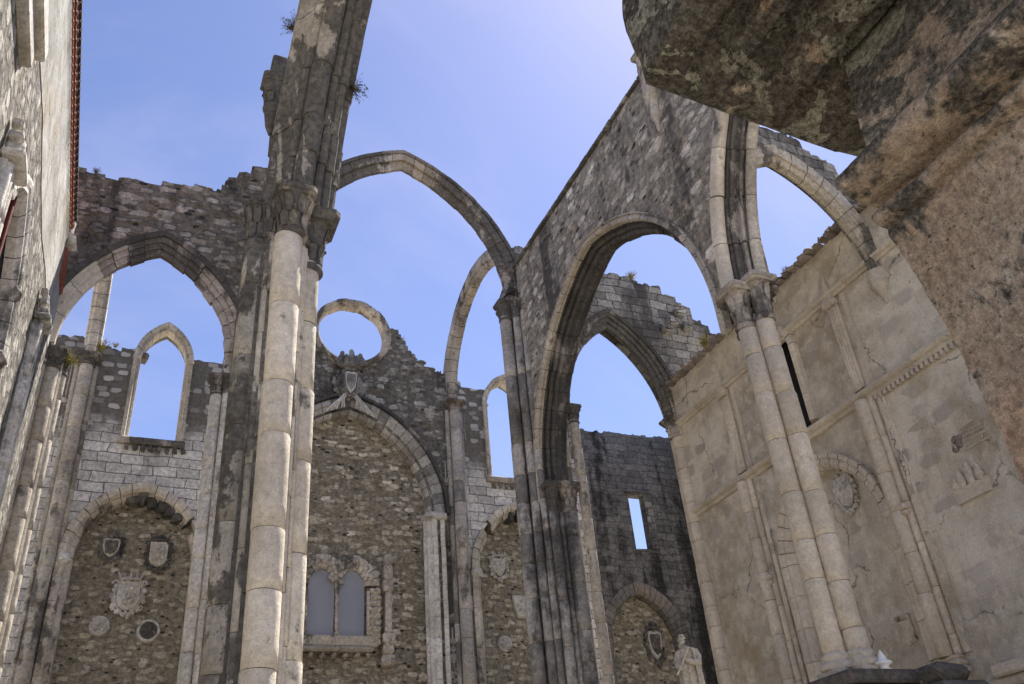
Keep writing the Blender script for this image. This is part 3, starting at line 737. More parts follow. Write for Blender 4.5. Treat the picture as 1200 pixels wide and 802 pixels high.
mb.lathe(.688 * S, .803 * S, [(.02, 1.020 * S), (.05, 1.028 * S), (.04, 1.034 * S), (.075, 1.045 * S), (.12, 1.055 * S), (.10, 1.06 * S), (.11, 1.072 * S), (.15, 1.096 * S), (.18, 1.10 * S), (.165, 1.107 * S), (.14, 1.112 * S), (.145, 1.155 * S), (.16, 1.165 * S), (.145, 1.172 * S), (.145, 1.192 * S)], 16, .6)
mb.box(W(.672, .789, 1.1925), W(.704, .817, 1.203), .1, ch=.03)
mb.build('corbel', M['lime'], AW)

# ------------------------------------------------------------------ left aisle cross wall with pointed arch
LW = thing('cross_wall', 'ragged rubble wall with a pointed arch across the left aisle, top broken in steps', 'wall', W(-.02, 1.40, GZ))
L_c, L_a, L_z, L_h = -.0185, .132, .83, .210
mb = MB()
Larch = [p for p in arch_pts(L_c + .003, L_a + .030, L_z, L_h + .040, 16)]
topl = [(-.205, 1.215), (-.165, 1.212), (-.150, 1.196), (-.07, 1.205), (.03, 1.212), (.072, 1.226), (.082, 1.252), (.105, 1.268), (.125, 1.292), (.16, 1.312), (.20, 1.24)]
rag = ragged(topl, 3, amp=.006, course=.016, step=(.014, .036))
outer = [(-.205, .84)] + rag + [(.20, 1.1), (.20, .828)] + [p for p in reversed(Larch) if p[1] > .829]
poly_wall(mb, 'v', outer, [], 1.375, 1.437)
loose_top(mb, 'v', rag, 1.376, 1.436, 5, .6, .03)
rg = random.Random(17)
for _ in range(46):
    x = rg.uniform(-.18, .15); z = rg.uniform(1.04, 1.24)
    if abs(x - L_c) < .1 and z < 1.10: continue
    if z > 1.19: continue
    w, h_ = rg.uniform(.012, .03), rg.uniform(.007, .013)
    mb.box(W(x - w / 2, 1.3735 - rg.uniform(0, .002), z - h_ / 2), W(x + w / 2, 1.39, z + h_ / 2), .5, ch=.03, jit=.02, rng=rg)
mb.build('wall', M['rub_dark'], LW)
mb = MB(); arch_ring(mb, 'v', L_c, L_a, L_z, L_h, 1.368, gothic_profile(.034, .030), nv=5, seed=23, t0=0, t1=.62, tones=(.55, .85), jit=.001, sub=6); mb.build('arch_ring', M['lime_clean'], LW)
mb = MB(); arch_ring(mb, 'v', L_c + .003, L_a + .029, L_z, L_h + .0385, 1.363, [(.010, 0), (0, .002), (0, .02), (.010, .02)], nv=9, seed=27, tones=(0, .3), jit=.001); mb.build('hood_mould', M['lime_black'], LW)
mb = MB(); arch_ring(mb, 'v', L_c, L_a, L_z, L_h, 1.368, gothic_profile(.034, .030), nv=10, seed=24, t0=.62, t1=2, tones=(.15, .95), jit=.008)
mb.build('arch_ring', M['lime_arch'], LW)['label'] = 'blackened and broken right half of the arch ring'
for i, (x, y, r) in enumerate(((-.150, 1.395, .0115), (-.166, 1.385, .008), (-.136, 1.415, .008))):
    mb = MB(); shaft(mb, x, y, r, GZ, .80, seed=330 + i, tones=(.35, .8)); mb.build('respond_shaft', M['lime'], LW)
    add_capital(LW, M['lime_dark'], x, y, r, .79, .826, seed=340 + i, ab=r * 1.5, worn=.35)
mb = MB(); mb.box(W(-.185, 1.40, GZ), W(-.135, 1.44, .83), .5, ch=.03); mb.build('respond', M['lime'], LW)

# ------------------------------------------------------------------ right aisle cross wall with pointed arch
RW = thing('cross_wall', 'dark ruined wall with stepped crumbling head above the pointed arch across the right aisle', 'wall', W(.873, 1.35, GZ))
R_c, R_a, R_z, R_h = .874, .112, .81, .205
mb = MB()
Rarch = arch_pts(R_c, R_a + .029, R_z, R_h + .031, 16)
topr = [(.766, 1.16), (.86, 1.152), (.93, 1.158), (1.0, 1.160), (1.03, 1.145), (1.062, 1.125), (1.10, 1.085), (1.14, 1.06), (1.185, 1.03), (1.24, .99)]
ragr = ragged(topr, 11, amp=.008, course=.017, step=(.014, .034))
outer = [(.766, .81)] + ragr + [(1.24, .81)] + [p for p in reversed(Rarch) if p[1] > .806 and True]
outer = [(.766, .90)] + ragr + [(1.24, .70), (1.035, .70), (1.035, .81)] + [p for p in reversed(Rarch) if p[1] > .812 and p[0] > .7675]
poly_wall(mb, 'v', outer, [], 1.325, 1.385)
loose_top(mb, 'v', ragr, 1.326, 1.384, 6, .75, .034)
for (x, z, w_, h_) in ((1.04, 1.055, .034, .018), (1.06, 1.08, .028, .014), (1.02, 1.03, .03, .016), (1.075, 1.045, .02, .02)):
    mb.box(W(x - w_ / 2, 1.308, z - h_ / 2), W(x + w_ / 2, 1.34, z + h_ / 2), .5, ch=.05, jit=.03)
mb.build('wall', M['ash_ruin'], RW)
mb = MB(); arch_ring(mb, 'v', R_c, R_a, R_z, R_h, 1.320, gothic_profile(.032, .032), nv=10, seed=25, tones=(.1, .75), jit=.004)
mb.build('arch_ring', M['lime_dark'], RW)
mb = MB(); arch_ring(mb, 'v', R_c, R_a + .030, R_z, R_h + .033, 1.315, [(.008, 0), (0, .001), (0, .02), (.008, .02)], nv=10, seed=26, tones=(0, .3), jit=.001)
mb.build('hood_mould', M['lime_black'], RW)
for i, (x, y, r) in enumerate(((.9985, 1.330, .0125), (1.008, 1.317, .006), (1.003, 1.35, .008))):
    mb = MB(); shaft(mb, x, y, r, GZ, .79, seed=350 + i, tones=(.45, .8), hdrum=(.028, .05)); mb.build('respond_shaft', M['lime_clean'], RW)
add_capital(RW, M['lime_dark'], .9925, 1.330, .0125, .77, .81, seed=360, ab=.0205, worn=.25)

# ------------------------------------------------------------------ end wall
FV = 1.85
EW = thing('end_wall', 'ruined end wall of the nave with a round window ring, blind arches and pointed windows', 'wall', W(.45, FV + .05, GZ))
def notch(c, a, zs, h, n=14):
    return [(c - a, GZ)] + arch_pts(c, a, zs, h, n) + [(c + a, GZ)]
def win(c, a, z0, zs, h, n=8):
    return [(c - a, z0)] + arch_pts(c, a, zs, h, n) + [(c + a, z0)]
# left aisle field
B1 = (.021, .129, .640, .155); B2 = (.872, .126, .655, .172); BN = (.4515, .198, .785, .252)
W1 = (.0208, .0515, .905, 1.105, .088); W2 = (.868, .060, .895, 1.095, .090)
tl = ragged([(-.25, 1.14), (-.18, 1.15), (-.12, 1.125), (-.07, 1.122), (-.042, 1.127)], 31, amp=.006) + [p for p in arch_pts(W1[0], W1[1] + .0085, W1[3], W1[4] + .009, 8) if p[1] > 1.128] + ragged([(.085, 1.127), (.15, 1.125), (.2, 1.16)], 32, amp=.006)
mb = MB(); poly_wall(mb, 'v', [(-.25, GZ)] + tl + [(.2, GZ)] + list(reversed(notch(*B1))), [win(*W1)], FV, FV + .05)
loose_top(mb, 'v', [p for p in tl if p[0] < -.05 or p[0] > .098], FV + .002, FV + .049, 33, .8, .03)
mb.build('aisle_wall', M['ash_facade'], EW)
# nave field: head follows the lower half of the round window
OC = (.4520, 1.256, .0885)
cir = [(OC[0] + (OC[2] + .004) * math.cos(a), OC[1] + (OC[2] + .004) * math.sin(a)) for a in [math.radians(x) for x in range(-195, 18, 12)]]
tn_ = ragged([(.2, 1.2), (.28, 1.26), (.345, 1.275)], 34, amp=.006) + cir + ragged([(.552, 1.292), (.575, 1.288), (.582, 1.262), (.60, 1.238), (.625, 1.206), (.650, 1.186), (.70, 1.172)], 35, amp=.004, course=.011, step=(.008, .02)) + [(.7, 1.1)]
mb = MB(); poly_wall(mb, 'v', [(.2, GZ)] + tn_ + [(.7, GZ)] + list(reversed(notch(*BN, 20))), [], FV, FV + .05)
loose_top(mb, 'v', [p for p in tn_ if p[0] > .55], FV + .002, FV + .049, 36, .9, .022)
mb.build('nave_wall', M['rub_facade'], EW)
tr = ragged([(.7, 1.172), (.74, 1.142), (.78, 1.132), (.797, 1.134)], 37, amp=.006) + [p for p in arch_pts(W2[0], W2[1] + .0085, W2[3], W2[4] + .009, 8) if p[1] > 1.135] + ragged([(.939, 1.13), (1.0, 1.12), (1.07, 1.08)], 38, amp=.005)
mb = MB(); poly_wall(mb, 'v', [(.7, GZ)] + tr + [(1.07, GZ)] + list(reversed(notch(*B2))), [win(*W2)], FV, FV + .05)
loose_top(mb, 'v', [p for p in tr if p[0] < .79], FV + .002, FV + .049, 39, .8, .03)
mb.build('aisle_wall', M['ash_facade'], EW)
# infill of the blind arches
for (c, a, zs, h), m, nm in ((B1, M['rub_infill'], 'ochre rubble infill of the left blind arch'), (B2, M['rub_infill'], 'ochre rubble infill of the right blind arch'), (BN, M['rub_infill_big'], None)):
    mb = MB(); poly_wall(mb, 'v', [(c - a - .01, GZ), (c - a - .01, zs + h + .01), (c + a + .01, zs + h + .01), (c + a + .01, GZ)], [], FV + .0285, FV + .0485)
    mb.build('arch_infill', m, EW)
# blind arch rings
for (c, a, zs, h), sd, T, nv in ((B1, 51, .028, 9), (B2, 52, .028, 9)):
    mb = MB(); arch_ring(mb, 'v', c, a - .020, zs, h - .022, FV - .010, [(T, 0), (.015, 0), (.010, .006), (.010, .012), (.002, .018), (0, .026), (.0, .038), (T, .038)], nv=nv, seed=sd, tones=(.4, .95), jit=.005, legs=.45 if c < .5 else .35, miss=.12)
    mb.build('blind_arch_ring', M['lime'], EW)
    mb = MB(); rg = random.Random(sd + 3)
    for x, z in [p for p in arch_pts(c, a - .022, zs, h - .026, 9) if p[1] > zs + h * .55 and p[0] > c - .03]:
        ww, hh_ = rg.uniform(.005, .012), rg.uniform(.004, .010)
        mb.box(W(x - ww, FV - .006 + rg.uniform(0, .008), z - hh_), W(x + ww, FV + .028, z + hh_ + .006), rg.uniform(0, .5), ch=.05, jit=.05, rot=rg.uniform(-.3, .3), rng=rg)
    mb.build('broken_voussoirs', M['lime_black'], EW)
    for sx in (-1, 1):
        mb = MB(); mb.box(W(c + sx * (a - .004) - .013, FV - .016, zs - .016), W(c + sx * (a - .004) + .013, FV + .02, zs + .002), .6, ch=.06, jit=.02)
        mb.build('impost', M['lime_white'], EW)
mb = MB()
arch_ring(mb, 'v', BN[0], BN[1] - .008, BN[2], BN[3] - .008, FV - .008, [(.040, .004), (.037, .0), (.026, .0), (.024, .004), (.018, .004), (.013, .009), (.004, .012), (0, .018), (0, .037), (.040, .037)], nv=15, seed=53, tones=(.1, .95), jit=.002, legs=0)
mb.build('great_arch_ring', M['lime_band'], EW)
mb = MB(); arch_ring(mb, 'v', BN[0], BN[1] + .0325, BN[2], BN[3] + .034, FV - .014, [(.007, 0), (0, 0), (0, .02), (.007, .02)], nv=15, seed=54, tones=(.1, .5), jit=.001, legs=0)
mb.build('hood_mould', M['lime_black'], EW)
for sx in (-1, 1):
    mb = MB()
    for x0, r, dy in ((.006, .0075, .004), (-.012, .0055, .018), (.024, .0055, -.002)):
        shaft(mb, BN[0] + sx * (BN[1] + x0), FV + dy, r, GZ, BN[2] - .012, seed=int(500 + x0 * 1e4 + sx), tones=(.6, .95), hdrum=(.03, .05), n=12)
    xa, xb = sorted((BN[0] + sx * (BN[1] - .012), BN[0] + sx * (BN[1] + .030)))
    mb.box(W(xa, FV + .004, GZ), W(xb, FV + .034, BN[2] - .0135), .7, ch=.02)
    mb.box(W(BN[0] + sx * (BN[1] + .008) - .026, FV - .014, BN[2] - .013), W(BN[0] + sx * (BN[1] + .008) + .026, FV + .03, BN[2] + .002), .4, ch=.04, jit=.015)
    mb.build('great_arch_jamb', M['lime_white'], EW)
# round window ring
mb = MB(); n = 22
for k in range(n):
    a0, a1 = 2 * PI * k / n + .004, 2 * PI * (k + 1) / n - .004; tone = RNG.uniform(.3, .9); j = RNG.uniform(-.0015, .0015)
    prof = [(.0, .010), (.004, .003), (.009, 0), (.0145, .001), (.016, .004), (.016, .040), (.010, .044), (.0, .038)]
    rings = []
    for i in range(4):
        a = a0 + (a1 - a0) * i / 3
        rings.append([(OC[0] * S + (OC[2] - .004 + r + j) * S * math.cos(a), (FV - .012 + d) * S, OC[1] * S + (OC[2] - .004 + r + j) * S * math.sin(a)) for r, d in prof])
    mb.prism(rings, True, True, tone, False)
mb.build('round_window_ring', M['lime_arch'], EW)
# pointed window frames
for (c, a, z0, zs, h), sd in ((W1, 61), (W2, 62)):
    mb = MB()
    arch_ring(mb, 'v', c, a - .004, zs, h - .004, FV - .006, [(.0155, 0), (.0085, 0), (.007, .004), (.0, .010), (.0, .034), (.0045, .044), (.0155, .044)], nv=5, seed=sd, tones=(.3, .85), jit=.002, legs=zs - z0)
    for sx in (-1, 1): mb.box(W(c + sx * (a + .005) - .0085, FV - .009, zs - .005), W(c + sx * (a + .005) + .0085, FV + .008, zs + .003), .5, ch=.03)
    o = mb.build('window_frame', M['lime'], EW)
    mb = MB(); mb.box(W(c - a - .016, FV - .010, z0 - .016), W(c + a + .016, FV + .046, z0 - .0005), .4, ch=.03)
    rg = random.Random(sd)
    for k in range(8): mb.box(W(c - a + k * .016, FV - .007, z0 - .03), W(c - a + k * .016 + .009, FV + .02, z0 - .0165), .1, ch=.03, jit=.03, rng=rg)
    sub(mb, 'window_sill', M['lime_arch'], o)
# wall shafts of the end wall
for (x, zt, m) in ((-.132, 1.085, M['lime']), (.716, 1.085, M['lime_band'])):
    for dx, dy, r in ((-.017, .0, .0065), (0, -.012, .0135), (.017, .0, .0065), (.029, .004, .004), (-.029, .004, .004)):
        mb = MB(); shaft(mb, x + dx, FV + dy, r, GZ, zt - .02, seed=int(700 + (x + dx) * 3000), tones=(.12, .95), hdrum=(.03, .08), n=14); mb.build('wall_shaft', m, EW)
    add_capital(EW, M['lime_arch'], x, FV - .010, .0150, zt - .025, zt, seed=81, ab=.023, worn=.8, abh=.3)

# ------------------------------------------------------------------ broken ribs running from the end wall to the piers
mb = MB(); arch_ring(mb, 'u', 1.622, .222, 1.085, .230, .698, gothic_profile(.040, .032, 'rib'), nv=12, seed=91, t0=0, t1=2, tones=(.3, .85), jit=.003)
tag(mb.build('arch_rib', M['lime_arch'], shift=W(.716, 1.598, 1.08)), 'slender curved arch rib rising from the end wall behind the banded pier', 'arch rib')
mb = MB(); arch_ring(mb, 'u', 1.622, .215, 1.085, .232, -.148, gothic_profile(.045, .034, 'rib'), nv=12, seed=92, t0=1.2, t1=2, tones=(.5, .9), jit=.002)
tag(mb.build('arch_rib', M['lime'], shift=W(-.132, 1.75, 1.08)), 'pale broken arch rib standing on the end wall, seen through the left aisle arch', 'arch rib')

# ------------------------------------------------------------------ double window with carved surround
BW = thing('double_window', 'twin arched window with carved stone surround and grey panes in the great blind arch', 'window', W(.435, FV + .03, .45))
IV = FV + .0285
def twin(cx): return (cx, .0285, .612, .036)
for cx in (.4005, .4665):
    c, a, zs, h = twin(cx)
    mb = MB(); poly_wall(mb, 'v', [(c - a, .505)] + arch_pts(c, a, zs, h, 8) + [(c + a, .505)], [], IV - .007, IV - .003); mb.build('pane', M['glass'], BW)
mb = MB(); rg = random.Random(66)
for cx in (.4005, .4665):
    c, a, zs, h = twin(cx)
    arch_ring(mb, 'v', c, a, zs, h, IV - .018, [(.031, 0), (.0045, 0), (0, .006), (0, .018), (.031, .018)], nv=5, seed=67, tones=(.5, .9), jit=.0015, t0=(0 if cx < .43 else .36), t1=(1.64 if cx < .43 else 2))
    for k in range(9):                                  # carved leaf knots round the heads
        f = PI * (k + .5) / 9; x = c - (a + .016) * math.cos(f); z = zs + (h + .017) * math.sin(f)
        if abs(x - .4335) < .010 and z < .632: continue
        for q in range(4):
            dx, dz = rg.uniform(-.007, .007), rg.uniform(-.007, .007)
            mb.ball((S * (x + dx), S * (IV - .0185), S * (z + dz)), (.075, .07, .075), rg.uniform(.1, .9), 6, 4)
mb.box(W(.4335 - .0045, IV - .017, .606), W(.4335 + .0045, IV - .001, .640), .7, ch=.03)
mb.build('arched_head', M['lime'], BW)
for xx, ww, xs in ((.352, .011, .367), (.5165, .012, .5005)):
    mb = MB()
    for k in range(9):
        z0 = .487 + k * .0135
        mb.box(W(xx - ww, IV - .020, z0), W(xx + ww, IV, z0 + .0128), rg.uniform(.4, .9), ch=.03)
        for q in range(5): mb.ball((S * (xx + rg.uniform(-ww, ww)), S * (IV - .0205), S * (z0 + rg.uniform(.002, .011))), (.05, .05, .05), rg.uniform(.2, .9), 6, 4)
    shaft(mb, xs, IV - .018, .0035, .505, .60, seed=68, tones=(.6, .9), n=10)
    mb.box(W(min(xx, xs), IV - .012, .506), W(max(xx, xs), IV - .001, .598), .5)
    mb.build('carved_jamb', M['lime'], BW)
mb = MB(); shaft(mb, .4335, IV - .016, .0036, .515, .592, seed=69, tones=(.6, .9), n=10); capital(mb, .4335, IV - .016, .0036, .594, .608, seed=70, ab=.0052); attic_base(mb, .4335, IV - .016, .0036, .505, .516)
mb.build('colonnette', M['lime'], BW)
mb = MB(); mb.box(W(.345, IV - .022, .482), W(.522, IV, .505), .6, ch=.03); mb.box(W(.350, IV - .030, .470), W(.512, IV, .4815), .2, ch=.05)
for k in range(7): mb.box(W(.352 + k * .024, IV - .026, .458), W(.362 + k * .024, IV - .004, .4695), .1, ch=.04, jit=.02)
mb.build('sill', M['lime'], BW)
mb = MB()                                               # crocketed side pinnacle
for z0, z1, w in ((.445, .468, .014), (.4685, .49, .011), (.4905, .512, .013), (.5125, .60, .0075), (.6005, .628, .011), (.6285, .662, .0095), (.6625, .685, .008)):
    mb.box(W(.5455 - w, IV - .024, z0), W(.5455 + w, IV, z1), rg.uniform(.5, .9), ch=.04, jit=.012)
    for q in range(4): mb.ball((S * (.5455 + rg.uniform(-w, w)), S * (IV - .0245), S * rg.uniform(z0, z1)), (.05, .045, .06), rg.uniform(.3, .9), 6, 4)
mb.build('side_pinnacle', M['lime'], BW)

# ------------------------------------------------------------------ coats of arms and carved bosses
def shield_outline(w, h, kind):
    if kind == 'round': return [(w * math.cos(a), h * math.sin(a)) for a in [2 * PI * k / 22 for k in range(22)]]
    if kind == 'heater': return [(-w, h * .8), (-w * .5, h * .92), (0, h * .84), (w * .5, h * .92), (w, h * .8), (w * .98, 0), (w * .75, -h * .5), (w * .3, -h * .85), (0, -h), (-w * .3, -h * .85), (-w * .75, -h * .5), (-w * .98, 0)]
    if kind == 'square': return [(-w, h), (w, h), (w, -h * .4), (w * .7, -h * .8), (0, -h), (-w * .7, -h * .8), (-w, -h * .4)]
    return [(-w, h), (w, h), (w * .78, -h * .2), (w * .55, -h), (-w * .55, -h), (-w * .78, -h * .2)]
def crest(name, label, cx, cz, w, h, y, kind, crown=False, scroll=True, dark=False, seed=0, axis='v', cat='coat of arms', group='carved shields in the blind arches', face=-1, charges=3):
    """shield slab, raised field and charges, scrollwork frame, crown; hung on a wall"""
    rg = random.Random(seed); m = M['shield_dark'] if dark else M['shield']; m2 = M['shield']
    base = place(axis, cx, cz, y)
    T = thing(name, label, cat, base, group)
    def P(x, z, d): return place(axis, cx + x, cz + z, y + face * d)
    def slab(mb_, ol, d0, d1, bev, tone):
        r0 = [P(x, z, d0) for x, z in ol]; r1 = [P(x, z, d1 - bev) for x, z in ol]; r2 = [P(x * .9, z * .9, d1) for x, z in ol]
        mb_.prism([r0, r1, r2], True, True, tone, False)
    def blob(mb_, x, z, d, r, tone):
        c = P(x, z, d); mb_.ball(c, (r * S, r * S, r * S), tone, 7, 5)
    mb_ = MB(); slab(mb_, shield_outline(w, h, kind), -.002, .008, .003, .6)
    if kind == 'round':
        mb_.tube([P(w * .86 * math.cos(q), h * .86 * math.sin(q), .0075) for q in [2 * PI * k / 20 for k in range(21)]], w * S * .13, 6, .7)
    mb_.build('shield', m2, T)
    mb_ = MB()
    slab(mb_, [(x * .74, z * .74) for x, z in shield_outline(w, h, kind)], .0075, .0092, .0003, .5)
    for k in range(charges):
        for q in range(3):
            blob(mb_, rg.uniform(-.5, .5) * w, rg.uniform(-.5, .55) * h, .0098, rg.uniform(.13, .26) * w, rg.uniform(.1, .9))
    if charges >= 4:
        mb_.box(tuple(min(a, b) for a, b in zip(P(-w * .06, h * .7, .0075), P(w * .06, -h * .6, .0105))), tuple(max(a, b) for a, b in zip(P(-w * .06, h * .7, .0075), P(w * .06, -h * .6, .0105))), .5)
    mb_.build('charges', m2 if kind == 'square' else m, T)
    if scroll:
        mb_ = MB()
        for sx in (-1, 1):
            for k in range(3):
                zc = h * (.75 - k * .75); rr = w * (.30 + .06 * (k == 1))
                pts = [P(sx * (w * .98 + rr * .55 + rr * (1 - i / 16) * math.cos(i * .62 + k)), zc + rr * 1.25 * (1 - i / 16) * math.sin(i * .62 + k), .006) for i in range(13)]
                mb_.tube(pts, [.022 * S * w * 5 * (1.05 - i / 18) for i in range(13)], 6, rg.uniform(.4, .9))
            mb_.tube([P(sx * w * .95, h * .9, .005), P(sx * w * 1.15, h * .2, .008), P(sx * w * 1.05, -h * .5, .008), P(sx * w * .5, -h * 1.1, .006), P(0, -h * 1.2, .006)], w * S * .09, 6, .5)
        for k in range(22):
            a_ = 2 * PI * k / 22; blob(mb_, 1.16 * w * math.cos(a_) * (1 + .14 * (k % 2)), 1.12 * h * math.sin(a_) * (1 + .12 * (k % 3)), .004, w * rg.uniform(.18, .32), rg.uniform(.1, .9))
        for k in range(5): blob(mb_, (k - 2) * w * .3, -h * (1.12 + .12 * (k % 2)), .006, w * .17, rg.uniform(.3, .8))
        mb_.build('scrollwork', m, T)
    if crown:
        mb_ = MB(); zc = h * 1.12
        mb_.tube([P(-w * .85, zc, .004), P(-w * .4, zc - h * .05, .012), P(w * .4, zc - h * .05, .012), P(w * .85, zc, .004)], w * S * .13, 7, .4)
        for k in range(5):
            x = (k - 2) * w * .42; hh = h * (.34 if k % 2 == 0 else .22)
            mb_.tube([P(x, zc, .008), P(x * 1.12, zc + hh * .6, .010), P(x * 1.2, zc + hh, .007)], [w * S * .10, w * S * .12, w * S * .05], 6, .6)
            blob(mb_, x * 1.2, zc + hh, .007, w * .11, .7)
        mb_.build('crown', m, T)
    return T
crest('coat_of_arms', 'small rounded shield with curling scrolls, upper left of the five in the left blind arch', -.024, .671, .017, .021, IV, 'heater', False, True, True, 1)
crest('coat_of_arms', 'tall dark shield under a crown, upper right of the five in the left blind arch', .066, .662, .0185, .027, IV, 'square', True, True, True, 2, charges=4)
crest('coat_of_arms', 'large pale crowned shield with scrollwork in the middle of the left blind arch', .021, .575, .022, .030, IV, 'square', True, True, False, 3, charges=4)
crest('round_boss', 'small plain round carved boss, lower left in the left blind arch', -.022, .515, .0185, .0195, IV, 'round', False, False, False, 4, cat='carved boss', group='round bosses in the blind arches')
crest('round_boss', 'round carved boss with a dark centre, lower right in the left blind arch', .067, .508, .0215, .0225, IV, 'round', False, False, True, 5, cat='carved boss', group='round bosses in the blind arches')
crest('coat_of_arms', 'pale shield with dark crown at the top of the right blind arch', .820, .676, .017, .024, IV, 'heater', True, True, False, 6)
crest('stone_corbel', 'bracket shaped stone corbel carved as a shield beside the banded pier', .868, .584, .020, .026, IV, 'corbel', False, False, False, 7, cat='corbel', group=None, charges=2)
crest('round_boss', 'round boss with two dark notches below the shield in the right blind arch', .820, .498, .017, .0185, IV, 'round', False, False, False, 8, cat='carved boss', group='round bosses in the blind arches', charges=2)
T = crest('coat_of_arms', 'great crowned coat of arms on top of the great blind arch, under the round window', .446, 1.100, .0150, .032, FV - .018, 'heater', False, True, True, 9, charges=1)
mb = MB()
mb.tube([W(.446 + .022 * math.cos(a), FV - .016 - .012 * math.sin(a), 1.146) for a in [PI * k / 8 for k in range(9)]], .085, 7, .2)
for k in range(7):
    a = PI * k / 6; x = .446 + .024 * math.cos(a); y = FV - .016 - .013 * math.sin(a); hh = .030 if k % 2 else .020
    mb.tube([(x * S, y * S, 1.146 * S), ((x + .005 * math.cos(a)) * S, (y - .003 * math.sin(a)) * S, (1.146 + hh * .6) * S), ((x + .002 * math.cos(a)) * S, y * S, (1.146 + hh) * S)], [.09, .12, .06], 6, .5)
    mb.ball((S * (x + .002 * math.cos(a)), y * S, S * (1.148 + hh)), (.075, .075, .075), .7, 7, 5)
mb.ball((S * .446, S * (FV - .022), S * 1.184), (.08, .08, .11), .8, 8, 6)
mb.tube([W(.446, FV - .022, 1.14), W(.446, FV - .022, 1.185)], .05, 6, .4)
mb.box(W(.428, FV - .026, 1.134), W(.464, FV - .002, 1.146), .1, ch=.06)
mb.build('crown', M['shield_dark'], T)
mb = MB()
mb.prism([[W(.446 + q * .036 * math.cos(a), FV + d, 1.100 + q * .041 * math.sin(a)) for a in [2 * PI * k / 24 for k in range(24)]] for q, d in ((1.0, .002), (1.0, -.010), (.86, -.017))], True, True, .2)
for k in range(26):
    a = 2 * PI * k / 26; rr = RNG.uniform(.95, 1.12)
    mb.ball((S * (.446 + .036 * rr * math.cos(a)), S * (FV - .012), S * (1.100 + .041 * rr * math.sin(a))), (RNG.uniform(.05, .10),) * 3, RNG.random(), 7, 5)
mb.build('cartouche', M['shield_dark'], T)
mb = MB()
for k in range(16):
    sx = -1 if k % 2 else 1; f = (k // 2) / 8
    mb.tube([W(.446 + sx * .01, FV - .018, 1.072 - f * .01), W(.446 + sx * (.018 + .02 * f), FV - .022, 1.055 - .02 * f), W(.446 + sx * (.014 + .05 * f), FV - .018, 1.03 - .018 * f)], [.05, .06, .03], 5, RNG.random())
mb.build('foliage_swag', M['shield'], T)

# ------------------------------------------------------------------ dark wall beyond the right aisle, with slit window and niche
DW = thing('outer_wall', 'blackened stone wall with a slit window and pointed niche behind the right aisle', 'wall', W(1.2, 1.88, GZ))
N_ = (1.180, .098, .495, .128)
SW = [(1.192, .735), (1.192, .882), (1.240, .884), (1.240, .737)]
tdw = ragged([(1.0705, 1.060), (1.15, 1.062), (1.25, 1.064), (1.372, 1.068)], 71, amp=.002, course=.004, step=(.012, .03))
mb = MB(); poly_wall(mb, 'v', [(1.0705, GZ)] + tdw + [(1.372, GZ)] + list(reversed(notch(*N_))), [SW], FV, FV + .024)
mb.build('wall', M['ash_dark'], DW)
mb = MB(); poly_wall(mb, 'u', [(1.48, GZ), (1.48, 1.05), (1.60, 1.058), (1.849, 1.066), (1.849, GZ)], [], 1.3705, 1.42); mb.build('return_wall', M['ash_dark'], DW)
mb = MB(); poly_wall(mb, 'v', [(N_[0] - .11, GZ), (N_[0] - .11, .65), (N_[0] + .11, .65), (N_[0] + .11, GZ)], [], FV + .03, FV + .048); mb.build('niche_infill', M['rub_infill'], DW)
mb = MB(); arch_ring(mb, 'v', N_[0], N_[1] - .004, N_[2], N_[3] - .004, FV - .004, [(.030, 0), (.006, 0), (0, .008), (0, .034), (.030, .034)], nv=12, seed=72, tones=(.3, .7), jit=.003, legs=.4); mb.build('niche_ring', mat_limestone('limestone_sooty', (.28, .26, .24), (.16, .15, .14), crust=(.47, .58), seed=14), DW)
mb = MB()
mb.box(W(1.182, FV - .006, .884), W(1.258, FV + .03, .897), .4, ch=.04)
mb.box(W(1.2405, FV - .004, .735), W(1.262, FV + .026, .8835), .5, ch=.03, jit=.01)
mb.box(W(1.18, FV - .003, .727), W(1.262, FV + .026, .7345), .3, ch=.03)
mb.build('window_frame', M['ash_ruin'], DW)
crest('coat_of_arms', 'narrow dark shield with crown on the rubble of the pointed niche, left of the statue', 1.218, .505, .020, .036, FV + .03, 'heater', True, True, True, 15)

# ------------------------------------------------------------------ statue on a pedestal
ST = thing('statue', 'pale stone statue of a robed bearded figure holding a staff, before the dark niche', 'statue', W(1.112, 1.60, .296))
sx0, sy0, sz0 = 1.112 * S, 1.60 * S, .296 * S
mb = MB(); rings = []; NZ, NA = 44, 48
def secr(f):
    # half width, half depth, sway in x
    tab = [(0, .30, .27, .02), (.06, .29, .26, .02), (.25, .26, .23, .0), (.45, .25, .21, -.02), (.55, .245, .20, -.02), (.66, .235, .18, .0), (.74, .25, .17, .02), (.80, .235, .15, .02), (.835, .16, .12, .0), (.855, .085, .09, -.03), (.875, .065, .07, -.05)]
    for i in range(len(tab) - 1):
        if tab[i][0] <= f <= tab[i + 1][0]:
            q = (f - tab[i][0]) / (tab[i + 1][0] - tab[i][0]); q = q * q * (3 - 2 * q)
            return [tab[i][j] + (tab[i + 1][j] - tab[i][j]) * q for j in (1, 2, 3)]
    return tab[-1][1:]
for i in range(NZ + 1):
    f = .875 * i / NZ; hw, hd, sw = secr(f); ring = []
    fold = max(0, min(1, (.80 - f) * 6))
    for k in range(NA):
        a = 2 * PI * k / NA
        d = fold * (.055 * math.sin(a * 9 + f * 5 + 1.5 * math.sin(f * 6)) + .03 * math.sin(a * 17 - f * 9) + .05 * noise.noise(Vector((math.cos(a) * 2, math.sin(a) * 2, f * 5))))
        ring.append((sx0 + sw + hw * (1 + d) * math.cos(a), sy0 + hd * (1 + d) * math.sin(a), sz0 + f * 1.85))
    rings.append(ring)
